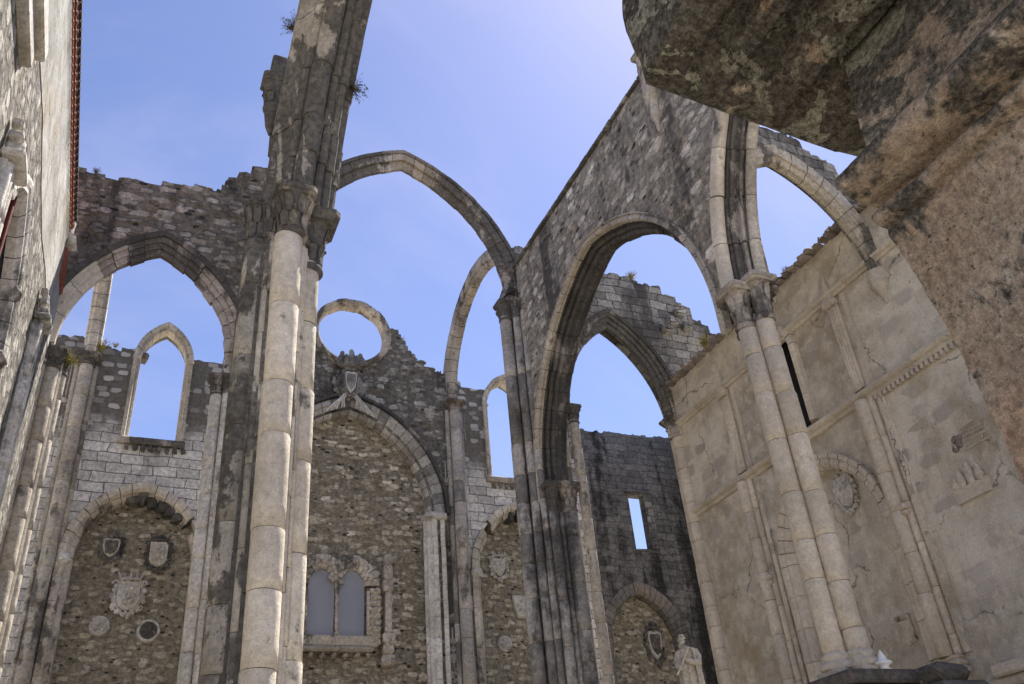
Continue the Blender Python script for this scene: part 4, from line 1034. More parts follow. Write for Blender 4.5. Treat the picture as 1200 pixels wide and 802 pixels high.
mb.prism(rings, True, True, .6, True)
hx, hy, hz = sx0 - .075, sy0 - .03, sz0 + 1.735
rings = []
for i in range(13):                                     # head turned to the left, with brow, nose and chin
    a = -PI / 2 + PI * (.03 + .94 * i / 12); ring = []
    for k in range(22):
        b = 2 * PI * k / 22; x, y, z = .082 * math.cos(a) * math.cos(b), .092 * math.cos(a) * math.sin(b), .122 * math.sin(a)
        fr = math.cos(b - PI * 1.12)
        if fr > .93: x += -.030 * max(0, 1 - abs(z + .01) / .045); 
        if fr > .6 and -.07 < z < -.035: x += -.006
        if fr > .5 and z < -.06: x -= .035 * (fr - .3); z -= .03 * fr
        if .72 < fr < .93 and .0 < z < .035: x += .012
        ring.append((hx + x, hy + y, hz + z))
    rings.append(ring)
mb.prism(rings, True, True, .7, True)
def limb(pts, rad): mb.tube([(sx0 + x, sy0 + y, sz0 + z) for x, y, z in pts], rad, 12, .6)
limb([(.20, -.02, 1.46), (.25, -.07, 1.30), (.23, -.14, 1.13), (.10, -.23, 1.14), (-.04, -.26, 1.22)], [.085, .10, .105, .085, .05])
limb([(-.19, -.02, 1.45), (-.25, -.08, 1.28), (-.26, -.15, 1.10), (-.20, -.24, 1.02), (-.12, -.27, 1.05)], [.08, .09, .095, .075, .045])
for hxx, hyy, hzz, s_ in ((-.07, -.265, 1.24, -1), (-.10, -.275, 1.06, 1)):
    mb.ball((sx0 + hxx, sy0 + hyy, sz0 + hzz), (.045, .032, .045), .7, 10, 7)
    for k in range(4): limb([(hxx - .02, hyy - .01, hzz + .03 - k * .02), (hxx - .065, hyy - .025, hzz + .032 - k * .021), (hxx - .075, hyy + .01, hzz + .026 - k * .02)], [.012, .011, .009])
    limb([(hxx, hyy - .02, hzz + .035), (hxx - .03, hyy - .05, hzz + .055), (hxx - .05, hyy - .045, hzz + .05)], [.013, .012, .009])
body = mb.build('robed_figure', M['statue'], ST)
mb = MB()
for i in range(26):
    a = RNG.uniform(0, 2 * PI); e = RNG.uniform(.1, 1.3)
    if math.cos(a - PI * 1.12) > .3 and e < .75: continue
    mb.ball((hx + .078 * math.cos(a) * math.cos(e) + .012, hy + .09 * math.sin(a) * math.cos(e), hz + .03 + .10 * math.sin(e)), (.034, .034, .03), RNG.uniform(.4, .8), 7, 5)
mb.tube([(hx + .06, hy - .075, hz + .03), (hx - .03, hy - .085, hz - .06), (hx - .06, hy - .04, hz - .12)], .022, 7, .6)
for i in range(12): mb.ball((hx - .055 + RNG.uniform(-.03, .03), hy - .03 + RNG.uniform(-.035, .035), hz - .10 - RNG.uniform(0, .07)), (.022, .022, .032), RNG.uniform(.4, .8), 6, 4)
mb.build('hair', M['statue'], ST)
mb = MB(); mb.tube([(sx0 + .06, sy0 - .27, sz0 + 1.50), (sx0 - .09, sy0 - .31, sz0 + 1.25), (sx0 - .33, sy0 - .36, sz0 + .86)], .022, 8, .7); mb.build('staff', M['statue'], ST)
mb = MB()                                               # mantle over the shoulders, falling at the right side
rings = []
for i in range(24):
    f = i / 23; z = 1.50 - 1.05 * f; ring = []
    for k in range(17):
        a = -1.0 + 2.5 * k / 16; rr = .27 + .05 * f + .018 * math.sin(k * 2.2 + f * 4)
        ring.append((sx0 + rr * math.cos(a) * (1.0 if f > .08 else .85), sy0 + .85 * rr * math.sin(a), sz0 + z))
    for k in reversed(range(17)):
        x, y, zz = ring[k]; ring.append((sx0 + (x - sx0) * .88, sy0 + (y - sy0) * .88, zz))
    rings.append(ring)
mb.prism(rings, True, True, .55, True)
mb.build('mantle', M['statue'], ST)
ST.rotation_euler.z = math.radians(-33)
PD = thing('pedestal', 'tall square stone pedestal under the robed statue before the dark niche', 'pedestal', W(1.112, 1.60, GZ))
mb = MB(); mb.box(W(1.08, 1.57, GZ), W(1.144, 1.63, .275), .5, ch=.04); mb.build('shaft', M['lime'], PD)
mb = MB(); mb.box(W(1.075, 1.565, .2753), W(1.149, 1.635, .2955), .6, ch=.05); mb.build('cap', M['lime'], PD)

# ------------------------------------------------------------------ plastered right aisle wall
AWL = thing('aisle_wall', 'tall plastered wall with string courses, pilasters and blind chapel arch on the right', 'wall', W(1.03, .9, GZ))
C_ = (.990, .118, .425, .137)
DWN = (1.010, .040, .620, .765, .045)
topw = ragged([(.30, .886), (.5, .887), (.79, .886), (1.0, .884), (1.20, .884), (1.322, .882)], 73, amp=.0015, course=.003, step=(.014, .03))
mb = MB(); poly_wall(mb, 'u', [(.30, GZ)] + topw + [(1.322, GZ)] + list(reversed([(C_[0] - C_[1], .19)] + arch_pts(*C_, 14) + [(C_[0] + C_[1], .19)])) if False else [(.30, GZ)] + topw + [(1.322, GZ)], [[(C_[0] - C_[1], .195)] + arch_pts(*C_, 14) + [(C_[0] + C_[1], .195)], win(*DWN)], 1.0, 1.07)
mb.build('wall', M['plaster'], AWL)
mb = MB(); poly_wall(mb, 'u', [(C_[0] - .128, .19), (C_[0] - .128, .57), (C_[0] + .128, .57), (C_[0] + .128, .19)], [], 1.016, 1.05); mb.build('chapel_recess', M['plaster'], AWL)
mb = MB(); poly_wall(mb, 'u', [(DWN[0] - .05, .57), (DWN[0] - .05, .82), (DWN[0] + .05, .82), (DWN[0] + .05, .57)], [], 1.03, 1.045); mb.build('window_dark_sheet', M['hole'], AWL)  # black sheet, darkness of the window recess put into its colour
def string_course(z, v0_, v1_, dep, hh, sd):
    mb_ = MB(); rg_ = random.Random(sd); v = v0_
    prof = [(0, -hh), (-dep * .35, -hh * .9), (-dep * .45, -hh * .45), (-dep * .8, -hh * .25), (-dep, 0), (-dep, hh * .35), (-dep * .6, hh * .5), (-dep * .55, hh * .8), (0, hh)]
    while v < v1_:
        w = rg_.uniform(.05, .09); e = min(v1_, v + w); j = rg_.uniform(-.0006, .0006)
        mb_.prism([[W(.9995 + x + (.004 if x == 0 else 0), v + .0003, z + y + j) for x, y in prof], [W(.9995 + x + (.004 if x == 0 else 0), e - .0003, z + y + j) for x, y in prof]], True, True, rg_.uniform(.35, .75)); v = e
    return mb_
PILS = ((.856, 1), (1.163, 2))
string_course(.7945, .32, 1.318, .011, .0085, 74).build('string_course', M['lime_clean'], AWL)
string_course(.606, .32, 1.318, .014, .0105, 75).build('string_course', M['lime_clean'], AWL)
mb = MB()
for k in range(66):                                     # small dentils under the middle course
    v = .32 + k * .0092
    if v > .83: break
    mb.box(W(.992, v, .588), W(1.0, v + .0055, .5955), .4)
mb.build('dentils', M['lime_clean'], AWL)
for v, sd in PILS:
    for dv, dd, r in ((-.0145, .0, .0062), (0, -.007, .0105), (.0145, .0, .0062), (-.0235, .003, .0035), (.0225, .003, .0035)):
        mb = MB(); shaft(mb, .998 + dd, v + dv, r, .222, .598, seed=int(800 + (v + dv) * 1000), tones=(.4, .8), hdrum=(.045, .07), n=14); mb.build('pilaster_shaft', M['lime_clean'], AWL)
    mb = MB(); mb.box(W(.982, v - .021, .419), W(1.0, v + .021, .427), .6, ch=.03); mb.box(W(.985, v - .019, .411), W(1.0, v + .019, .4185), .5, ch=.03); mb.build('pilaster_band', M['lime_clean'], AWL)
    mb = MB(); mb.box(W(.976, v - .027, .198), W(1.0, v + .027, .207), .5, ch=.03); mb.box(W(.980, v - .025, .2072), W(1.0, v + .025, .216), .6, ch=.05); mb.box(W(.985, v - .021, .2163), W(1.0, v + .021, .2225), .6, ch=.03); mb.build('pilaster_base', M['lime_clean'], AWL)
    mb = MB()                                           # upper fluted stage with pointed tip
    for dv in (-.008, -.0027, .0027, .008): shaft(mb, .998, v + dv, .0036, .618, .772, seed=int(830 + dv * 1000), tones=(.4, .8), hdrum=(.05, .08), n=10)
    mb.box(W(.987, v - .014, .7722), W(1.0, v + .014, .784), .5, ch=.03)
    mb.prism([[W(1.0, v - .010, .785), W(.990, v - .010, .785), W(.990, v + .010, .785), W(1.0, v + .010, .785)], [W(1.0, v - .004, .815), W(.994, v - .004, .815), W(.994, v + .004, .815), W(1.0, v + .004, .815)], [W(1.0, v - .001, .838), W(.998, v - .001, .838), W(.998, v + .001, .838), W(1.0, v + .001, .838)]])
    mb.box(W(.996, v - .030, .617), W(1.0, v - .022, .783), .5)
    mb.build('upper_pilaster', M['lime_clean'], AWL)
    mb = MB(); mb.box(W(.994, v - .036, .222), W(1.0, v - .0275, .597), .5); mb.build('pilaster_strip', M['plaster'], AWL)
mb = MB(); arch_ring(mb, 'u', C_[0], C_[1] - .018, C_[2], C_[3] - .018, .987, [(.024, .0), (.017, 0), (.014, .004), (.008, .002), (.003, .006), (0, .012), (0, .030), (.024, .030)], nv=9, seed=76, tones=(.45, .8), jit=.001, legs=.2)
mb.build('chapel_arch', M['lime_clean'], AWL)
mb = MB(); arch_ring(mb, 'u', DWN[0], DWN[1] - .003, DWN[3], DWN[4] - .003, .990, [(.020, 0), (.010, -.002), (.005, .004), (0, .010), (0, .03), (.020, .03)], nv=5, seed=77, tones=(.5, .8), jit=.001, legs=.145)
mb.build('window_frame', M['lime_clean'], AWL)
mb = MB()
mb.box(W(.978, .30, .182), W(1.002, .79, .196), .6, ch=.03); mb.box(W(.984, .30, .17), W(1.002, .838, .1815), .4, ch=.03); mb.box(W(.988, .30, GZ), W(1.002, .838, .1695), .4, ch=.03)
mb.build('wall_bench', M['lime_clean'], AWL)
mb = MB(); rg = random.Random(81)
for k in range(46):
    v = .55 + k * .0168
    w = rg.uniform(.010, .016)
    mb.box(W(.984 + rg.uniform(-.003, .003), v, .884), W(1.02, v + w, .884 + rg.uniform(.005, .010)), rg.random(), ch=.03, jit=.025, rng=rg)
    if rg.random() < .4: mb.box(W(.99, v, .8905), W(1.03, v + w * 1.2, .8905 + rg.uniform(.003, .01)), rg.random(), ch=.03, jit=.03, rng=rg)
mb.build('tile_coping', M['tile_old'], AWL)
# carved remains let into the plaster
crest('coat_of_arms', 'eroded carved crest high in the blind chapel arch of the plastered wall', .957, .497, .016, .026, 1.016, 'square', False, True, False, 21, axis='u', group=None)
RP = thing('relief_plaque', 'stone relief of three worn standing figures on a slab in the plastered wall', 'relief', W(1.0, .737, .41))
mb = MB(); mb.prism([[W(1.001, .710, .393), W(.994, .710, .393), W(.994, .762, .393), W(1.001, .762, .393)], [W(1.001, .708, .412), W(.995, .708, .412), W(.995, .764, .412), W(1.001, .764, .412)]], tone=.5); mb.build('slab', M['lime_clean'], RP)
mb = MB()
for k, (dv, h_) in enumerate(((-.017, .017), (-.003, .026), (.012, .021), (.021, .012))): mb.ball((.997 * S, (.735 + dv) * S, (.412 + h_ * .4) * S), (.05, .085, h_ * S * .62), .5 + .1 * (k % 2), 12, 9); mb.ball((.9965 * S, (.735 + dv) * S, (.412 + h_ * .4) * S + h_ * S * .58), (.04, .045, .05), .55, 8, 6)
mb.build('figures', M['lime_clean'], RP)
for nm, lab, v, z, w, h_, sd, nn in (('carved_fragment', 'small rough reddish carved fragment left of the ribbed one in the plastered wall', .734, .470, .010, .011, 1, 8), ('carved_fragment', 'ribbed dark carved fragment in the plastered wall, above the three figure relief', .706, .476, .017, .011, 2, 4), ('carved_fragment', 'hooked broken moulding fragment low inside the blind chapel arch', .912, .274, .012, .016, 3, 4)):
    mb = MB(); rg = random.Random(sd)
    if nn == 8:
        for k in range(12): mb.ball((S * .999, S * (v + rg.uniform(-w, w) * .7), S * (z + rg.uniform(-h_, h_) * .7)), (.05, .05, .05), rg.random() * .4, 6, 4)
    elif sd == 2:
        for k in range(4): mb.box(W(.9982, v - w, z - h_ + k * h_ * .52), W(1.0008, v + w, z - h_ + k * h_ * .52 + h_ * .3), .1, ch=.015, jit=.01)
        mb.box(W(.9985, v - w * 1.2, z - h_ * 1.9), W(1.0008, v + w * 1.2, z - h_ * 1.7), .1)
    else:
        for k in range(5): mb.ball((S * .999, S * (v + w - k * w * .4), S * (z + h_)), (.06, .05, .05), .3, 6, 4)
        mb.tube([W(.998, v - w * .8, z + h_), W(.997, v - w, z - h_ * .3), W(.998, v - w * 1.1, z - h_), W(.999, v + w * .4, z - h_ * 1.25)], .03, 6, .3)
    tag(mb.build(nm, M['lime_clean'] if sd != 1 else M['lime_arch'], shift=W(1.0, v, z)), lab, 'stone fragment')

# transverse aisle arch: from the right pier to a corbel on the plastered wall
TA = thing('aisle_arch', 'arch rib crossing from the right pale pier to a tapering corbel on the plaster', 'arch', W(.857, .76, .75))
mb = MB(); arch_ring(mb, 'v', .857, .132, .765, .190, .742, gothic_profile(.030, .028, 'rib'), nv=9, seed=101, t0=0, t1=2, tones=(.3, .7), jit=.002); mb.build('arch_ring', M['lime'], TA)
mb = MB(); mb.lathe(.999 * S, .757 * S, [(.02, .716 * S), (.05, .722 * S), (.06, .727 * S), (.09, .733 * S), (.16, .744 * S), (.20, .749 * S), (.17, .752 * S), (.19, .760 * S), (.18, .772 * S)], 14, .4); mb.build('corbel', M['lime_clean'], TA)
mb = MB(); rg = random.Random(103)
top = ragged([(.80, 1.030), (.90, 1.028), (.945, 1.0), (.985, .97), (1.03, .93), (1.06, .89)], 104, amp=.006, course=.01, step=(.008, .02))
inn = [p for p in arch_pts(.857, .159, .765, .217, 18) if p[0] > .80 and p[0] < 1.03]
poly_wall(mb, 'v', [(.80, inn[0][1])] + top + [(1.06, .78)] + list(reversed(inn)), [], .748, .782)
loose_top(mb, 'v', top, .749, .781, 105, .8, .02)
mb.build('rubble_spandrel', M['ash_ruin'], TA)

# ------------------------------------------------------------------ near block: pier, impost moulding and heavy broken springer overhead
NB = thing('broken_springer', 'huge weathered stone springer block overhead on a moulded impost, close by at upper right', 'ruined pier', W(.36, .1, GZ))
def dense(p, step):
    out = []
    for (a, b), (c, d) in zip(p[:-1], p[1:]):
        L = math.hypot(c - a, d - b); n_ = max(1, int(L / step))
        out += [(a + (c - a) * i / n_, b + (d - b) * i / n_) for i in range(n_)]
    return out + [p[-1]]
def smooth_line(p, it=2):
    for _ in range(it):
        q = [p[0]]
        for a, b in zip(p[:-1], p[1:]):
            q.append((a[0] * .75 + b[0] * .25, a[1] * .75 + b[1] * .25)); q.append((a[0] * .25 + b[0] * .75, a[1] * .25 + b[1] * .75))
        p = q + [p[-1]]
    return p
def rough_body(mb, prof, back, v0_, v1_, nv_, amp, seed, endround=.0, flat=False):
    """closed solid: rough visible profile, swept along v, plain back"""
    pr = prof; rings = []
    for j in range(nv_ + 1):
        v = v0_ + (v1_ - v0_) * j / nv_; ring = []
        fl = min(1.0, max(0.0, 1.35 - j / (nv_ * .10))) if flat else 0.0
        for i, (u, z) in enumerate(pr):
            if fl and z < .3965 and u < .36: z = z * (1 - fl) + fl * (.3690 + (.352 - u) * .085)
            P = Vector((u * S, v * S, z * S)) + Vector((seed, 0, 0))
            d = amp * (noise.fractal(P * 1.7, 1.0, 2.0, 5) * .8 + .6 * noise.fractal(P * 5.5, .8, 2.1, 4))
            e = noise.fractal(P * 2.9 + Vector((9, 9, 9)), .9, 2.0, 5) * amp * .9
            ve = v
            if j == 0 or j == nv_: ve = v + (e * .6) / S
            if endround and j < 4: 
                k = endround * (1 - j / 4) ** 2; ring.append((u * S + d + k, ve * S + e * .4, z * S + e + k * .5)); continue
            ring.append((u * S + d, ve * S + e * .4, z * S + e))
        ring += [(u * S, v * S, z * S) for u, z in back]
        rings.append(ring)
    mb.prism(rings, True, True, .5, True)
profA = dense(smooth_line([(.332, GZ), (.330, .10), (.327, .14), (.319, .205), (.3095, .242)], 1), .006) + dense([(.309, .2435), (.3060, .2480), (.3075, .2520)], .0015) + dense(smooth_line([(.3065, .2525), (.3005, .2530), (.2985, .2565), (.3005, .2600), (.3065, .2610)], 1), .0012) + dense([(.3075, .2615), (.3070, .2650)], .0012) + dense(smooth_line([(.306, .2655), (.295, .2655), (.2855, .2685), (.2830, .2740), (.2855, .2800), (.294, .2832), (.306, .2835)], 2), .0014) + dense([(.3150, .2850), (.3165, .300), (.3185, .330), (.324, .362), (.328, .380)], .004)
mb = MB(); rough_body(mb, profA, [(.46, .38), (.46, GZ)], .2185, -.12, 130, .016, 1.0, .0)
mb.build('pier', M['near'], NB)
profB = dense([(.40, .371), (.352, .369), (.336, .3695), (.3345, .3790), (.3245, .3860), (.3155, .3870), (.3140, .3725), (.3020, .3735), (.3000, .3790), (.2935, .3795), (.2920, .3890), (.2800, .3930), (.2745, .3920), (.2735, .3765), (.2620, .3780), (.2600, .3905), (.2500, .3935), (.2460, .3900), (.2450, .3800), (.234, .383), (.227, .389), (.224, .402)], .0022) + dense(smooth_line([(.2235, .404), (.220, .425), (.2225, .452), (.230, .48), (.236, .53), (.26, .60), (.32, .64)], 2), .005)
mb = MB(); rough_body(mb, profB, [(.44, .64), (.46, .372)], .272, -.12, 120, .022, 5.0, .06, True)
mb.build('springer', M['near'], NB)

# ------------------------------------------------------------------ left building with tiled eave and pointed window
LB = thing('chapel_building', 'sunlit plastered side building with red tiled eave and a pointed window at the left edge', 'building', W(-.2, 1.0, GZ))
LU = -.160
WN = (.885, .107, .560, .165)
holeW = [(WN[0] - WN[1], .30)] + arch_pts(*WN, 12) + [(WN[0] + WN[1], .30)]
mb = MB(); poly_wall(mb, 'u', [(.45, GZ), (.45, .80)] + [(v, .800 + .012 * math.sin(v * 17)) for v in (.55, .65, .75, .85, .95, 1.05, 1.15, 1.25)] + [(1.365, .81), (1.365, GZ)], [holeW], LU, LU - .09); mb.build('lower_wall', M['rough_left'], LB)
mb = MB(); poly_wall(mb, 'u', [(.45, .8012)] + [(v, .8012 + .012 * math.sin(v * 17)) for v in (.55, .65, .75, .85, .95, 1.05, 1.15, 1.25)] + [(1.365, .8112), (1.365, .962), (.45, .962)], [], LU + .001, LU - .09); mb.build('upper_wall', M['plaster_sun'], LB)
mb = MB(); poly_wall(mb, 'u', holeW, [], LU - .0155, LU - .0185); mb.build('window_glass', M['hole'], LB)
mb = MB(); arch_ring(mb, 'u', WN[0], WN[1] - .008, WN[2], WN[3] - .009, LU - .015, [(.022, .0), (.022, .0185), (.017, .020), (.013, .0185), (.010, .0165), (.006, .0165), (.003, .013), (0, .010), (0, 0)], nv=8, seed=111, tones=(.6, .95), jit=.001, legs=.25); mb.build('window_frame', M['lime_white'], LB)
for sv in (-1, 1):
    for zz in (.56, .47, .64):
        vv = WN[0] + sv * (WN[1] - (0 if zz < .6 else .014))
        mb = MB(); mb.box(W(LU - .012, vv - .011, zz), W(LU + .0065, vv + .011, zz + .014), .7, ch=.05, jit=.02); mb.build('frame_capital', M['lime_white'], LB)
mb = MB()
mb.tube([W(LU - .012, WN[0], .30), W(LU - .012, WN[0], .75)], .05, 8); mb.tube([W(LU - .012, WN[0] - .1, .50), W(LU - .012, WN[0] + .1, .50)], .04, 8); mb.tube([W(LU - .012, WN[0] - .09, .60), W(LU - .012, WN[0] + .09, .60)], .04, 8)
mb.build('window_bars', M['wood'], LB)
for v, z0, z1 in ((1.165, .40, .80), (.735, .40, .70)):
    mb = MB()
    mb.box(W(LU, v - .018, z0), W(LU + .008, v + .018, z1 - .075), .6, ch=.02)
    for dv in (-.012, 0, .012): shaft(mb, LU + .009, v + dv, .0044, z0, z1 - .078, seed=int(v * 100 + dv * 1000), tones=(.6, .95), n=10)
    mb.box(W(LU, v - .024, z1 - .0747), W(LU + .022, v + .024, z1 - .066), .7, ch=.03)
    for k in range(3):
        for q in (-1, 0, 1): mb.box(W(LU + .002, v + q * .014 - .005, z1 - .0655 + k * .016), W(LU + .018 - k * .003, v + q * .014 + .005, z1 - .0545 + k * .016), RNG.uniform(.4, .9), ch=.03, jit=.01)
    mb.box(W(LU, v - .021, z0 - .03), W(LU + .026, v + .021, z0 - .0003), .7, ch=.06)
    mb.build('wall_pinnacle', M['lime_white'], LB)
mb = MB()                                               # eave: plaster cove, double row of clay tiles, boarded soffit above
mb.prism([[W(LU - .02, v, .9624), W(LU + .001, v, .9624), W(LU + .002, v, .968), W(LU + .004, v, .975), W(LU - .02, v, .975)] for v in (.45, .8, 1.1, 1.29)], tone=.6)
mb.build('eave_cove', M['plaster_sun'], LB)
mb = MB()
for row, (uo, z, n_) in enumerate(((.0050, .9765, 56), (.0070, .9870, 56))):
    for k in range(n_):
        v = .45 + (k + .5 * row) * .0148
        if v > 1.285: break
        pts = []
        for e in (LU - .02, LU + uo):
            pts.append([(e * S, (v + .0072 * math.cos(a)) * S, (z + (.004 if e < LU else 0) + .0075 * math.sin(a)) * S) for a in [PI * q / 6 for q in range(7)]] + [(e * S, (v + .0052 * math.cos(a)) * S, (z + (.004 if e < LU else 0) + .0056 * math.sin(a)) * S) for a in [PI * q / 6 for q in range(6, -1, -1)]])
        mb.prism(pts, True, True, RNG.uniform(.2, .9), False)
mb.build('eave_tiles', M['tile'], LB)
mb = MB(); mb.box(W(LU - .05, .45, .9975), W(LU + .0075, 1.287, 1.002), .2, ch=.01)
for k in range(56):
    v = .45 + k * .0148
    mb.box(W(LU - .04, v, 1.0022), W(LU + .0105, v + .0138, 1.012), RNG.uniform(0, .5), ch=.03)
mb.build('roof_edge', M['tile_shade'], LB)  # coloured near-black to carry the overhang's shade
mb = MB()
for v in [1.295 + k * .0125 for k in range(5)]:
    mb.box(W(LU - .01, v, .905), W(LU + .004, v + .0115, .965), RNG.uniform(.1, .7), ch=.04, jit=.02)
mb.build('broken_tile_end', M['tile'], LB)
mb = MB(); mb.box(W(LU - .006, 1.285, .968), W(LU + .014, 1.315, .984), .8, ch=.05, jit=.03); mb.box(W(LU - .01, 1.292, .99), W(LU + .008, 1.303, 1.02), .8, ch=.04, jit=.02); mb.build('corner_stone', M['lime_white'], LB)
mb = MB()
mb.box(W(LU - .06, .50, .715), W(LU + .010, .690, .742), .3, ch=.03); mb.box(W(LU - .06, .50, .7423), W(LU + .017, .704, .764), .7, ch=.03); mb.box(W(LU - .06, .50, .7643), W(LU + .011, .69, .80), .5, ch=.03)
mb.build('stone_cornice', M['lime_white'], LB)
mb = MB(); mb.box(W(-.55, .45, GZ), W(LU - .1, 1.36, .95), .5); mb.build('rear_mass', M['plaster_sun'], LB)
mb = MB(); mb.prism([[W(LU - .05, .44, 1.013), W(-.6, .44, 1.013), W(-.36, .44, 1.16)], [W(LU - .05, 1.30, 1.013), W(-.6, 1.30, 1.013), W(-.36, 1.30, 1.16)]], tone=.4); mb.build('roof', M['tile'], LB)

# ------------------------------------------------------------------ weeds rooted in the masonry
def tuft(name, label, base, n, L, r, m, seed, up=(0, 0, 1), group='weeds growing from the masonry'):
    L *= .8; r *= .8
    rg = random.Random(seed); mb = MB()
    for k in range(n):
        d = (Vector(up) + Vector((rg.uniform(-1, 1), rg.uniform(-1, 1), rg.uniform(-.6, 1))) * .8).normalized()
        l = L * rg.uniform(.4, 1); p0 = Vector((rg.uniform(-1, 1), rg.uniform(-1, 1), rg.uniform(-1, 1))) * L * .1
        p1 = p0 + d * l * .5; p2 = p1 + (d + Vector((rg.uniform(-.5, .5), rg.uniform(-.5, .5), rg.uniform(-.5, .3)))).normalized() * l * .5
        b = Vector(base)
        mb.tube([tuple(b + p0), tuple(b + p1), tuple(b + p2)], [r, r * .8, r * .35], 4, rg.random())
        for q in range(5):
            c = b + p0.lerp(p2, rg.uniform(.3, 1)) + Vector((rg.uniform(-1, 1), rg.uniform(-1, 1), rg.uniform(-1, 1))) * L * .05
            s = L * rg.uniform(.03, .07); e1 = Vector((rg.uniform(-1, 1), rg.uniform(-1, 1), rg.uniform(-1, 1))).normalized() * s; e2 = Vector((rg.uniform(-1, 1), rg.uniform(-1, 1), rg.uniform(-1, 1))).normalized() * s
            mb.add([tuple(c - e1), tuple(c + e2 * .5), tuple(c + e1), tuple(c - e2 * .5)], [(0, 1, 2, 3)], rg.random())
    return tag(mb.build(name, m, shift=base), label, 'weed', group)
tuft('weed_tuft', 'dry weed tuft on the left side of the broken arch stub near the top', W(.0925, .655, .835), 60, .34, .004, M['weed'], 1, (-1, -.2, .4))
tuft('weed_tuft', 'thin hanging weeds on the right side of the broken arch stub', W(.1535, .655, .765), 60, .36, .003, M['weed'], 2, (.8, 0, -.3))
tuft('weed_tuft', 'yellow green weed clump where the plastered wall meets the dark ruined wall', W(.985, 1.165, .888), 60, .45, .01, M['weed_y'], 3, (-.4, -.2, .5))
tuft('weed_tuft', 'small green weed at the foot of the pale broken rib on the end wall', W(-.112, 1.835, 1.10), 40, .5, .012, M['weed_y'], 4, (.2, -.4, .4))
tuft('weed_tuft', 'low weeds on the crumbling head of the dark wall above the right aisle arch', W(.96, 1.33, 1.165), 80, .34, .008, M['weed_y'], 5, (0, 0, .6))
tuft('weed_tuft', 'dry growth on the broken capital under the left aisle arch', W(-.128, 1.40, .81), 40, .42, .010, M['weed_y'], 6, (.3, -.5, .1))

tuft('weed_tuft', 'small dry weeds on the stepped head of the left cross wall', W(.03, 1.39, 1.222), 60, .26, .004, M['weed'], 11, (0, 0, .7))
tuft('weed_tuft', 'dry weeds on the broken corner left of the left cross wall head', W(-.15, 1.385, 1.21), 50, .24, .004, M['weed'], 12, (0, -.2, .7))
tuft('weed_tuft', 'grass tuft on the broken wall head right of the round window', W(.59, FV + .02, 1.27), 60, .26, .004, M['weed_y'], 13, (0, 0, .7))
tuft('weed_tuft', 'weeds on the stump of wall above the banded pier', W(.72, 1.40, 1.232), 70, .26, .004, M['weed'], 14, (0, 0, .7))
tuft('weed_tuft', 'low weeds on the tile coping of the plastered wall', W(1.0, .93, .898), 60, .24, .004, M['weed'], 15, (0, 0, .7))
tuft('weed_tuft', 'grass on the broken wall head left of the left pointed window', W(-.085, FV + .02, 1.135), 60, .24, .004, M['weed_y'], 16, (0, -.1, .7))

# ------------------------------------------------------------------ camera, sky, sun
rows = [(0.9178180169479537, -0.3884417585228062, -0.08199443884456792), (-0.1461723419029674, -0.5226717033680434, 0.8399094814091279), (0.36911208897613706, 0.7588987354937798, 0.5364969478362522)]
cam = bpy.data.cameras.new('camera'); co = bpy.data.objects.new('camera', cam); COL.objects.link(co)
cam.sensor_width = 36; cam.lens = 31.046; cam.clip_start = .05; cam.clip_end = 2000
X, Y, F = [Vector(r) for r in rows]
mw = Matrix((X, Y, -F)).transposed().to_4x4(); co.matrix_world = mw
scene.camera = co
SUN_AZ, SUN_EL = math.radians(54), math.radians(58)     # azimuth from +Y towards +X
sd = Vector((math.sin(SUN_AZ) * math.cos(SUN_EL), math.cos(SUN_AZ) * math.cos(SUN_EL), math.sin(SUN_EL)))
sl = bpy.data.lights.new('sun', 'SUN'); sl.energy = 5.0; sl.angle = math.radians(.53); sl.color = (1, .95, .87)
so = bpy.data.objects.new('sun', sl); COL.objects.link(so); so.rotation_euler = sd.to_track_quat('Z', 'Y').to_euler(); so.location = (0, 0, 60)
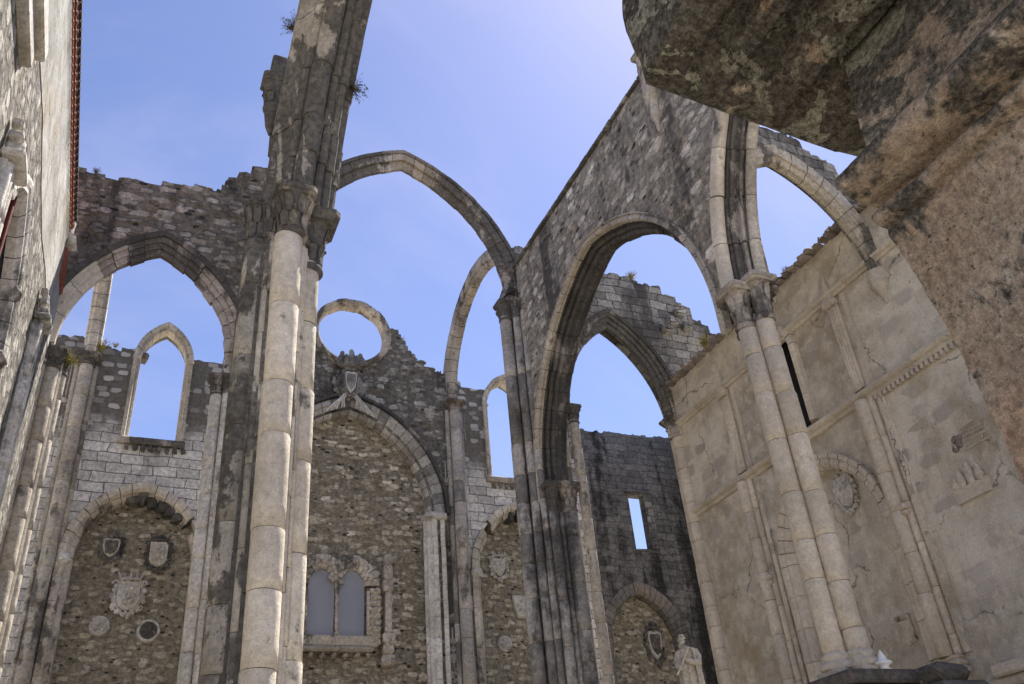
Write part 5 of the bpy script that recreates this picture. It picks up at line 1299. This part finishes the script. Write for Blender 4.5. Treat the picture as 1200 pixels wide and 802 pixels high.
w = bpy.data.worlds.new('World'); scene.world = w; w.use_nodes = True
nt = w.node_tree; bg = nt.nodes['Background']
sky = nt.nodes.new('ShaderNodeTexSky'); sky.sky_type = 'NISHITA'; sky.sun_disc = False
sky.sun_elevation = SUN_EL; sky.sun_rotation = SUN_AZ; sky.altitude = 100; sky.air_density = 1.0; sky.dust_density = .35; sky.ozone_density = 2.5
tint = nt.nodes.new('ShaderNodeMix'); tint.data_type = 'RGBA'; tint.blend_type = 'MULTIPLY'; tint.inputs[0].default_value = 1
tint.inputs[7].default_value = (1.0, .915, 1.05, 1)
tc = nt.nodes.new('ShaderNodeTexCoord'); mp_ = nt.nodes.new('ShaderNodeMapping'); mp_.inputs['Scale'].default_value = (1.2, 4.5, 1.2); mp_.inputs['Rotation'].default_value = (.3, .2, .9)
nz = nt.nodes.new('ShaderNodeTexNoise'); nz.inputs['Scale'].default_value = 1.6; nz.inputs['Detail'].default_value = 9; nz.inputs['Roughness'].default_value = .58; nz.inputs['Distortion'].default_value = .5
mr = nt.nodes.new('ShaderNodeMapRange'); mr.interpolation_type = 'SMOOTHSTEP'; mr.inputs[1].default_value = .46; mr.inputs[2].default_value = .80; mr.inputs[4].default_value = .20
cm_ = nt.nodes.new('ShaderNodeMix'); cm_.data_type = 'RGBA'; cm_.inputs[7].default_value = (5.2, 5.5, 6.0, 1)
nt.links.new(tc.outputs['Generated'], mp_.inputs['Vector']); nt.links.new(mp_.outputs[0], nz.inputs['Vector']); nt.links.new(nz.outputs['Fac'], mr.inputs[0]); nt.links.new(mr.outputs[0], cm_.inputs[0])
nt.links.new(sky.outputs[0], cm_.inputs[6]); nt.links.new(cm_.outputs[2], tint.inputs[6]); nt.links.new(tint.outputs[2], bg.inputs[0]); bg.inputs[1].default_value = .082
vs = scene.view_settings; vs.view_transform = 'Standard'; vs.look = 'None'; vs.gamma = 1; vs.use_curve_mapping = False; vs.exposure = 1.12
scene.render.engine = 'CYCLES'; scene.cycles.max_bounces = 8; scene.cycles.diffuse_bounces = 6
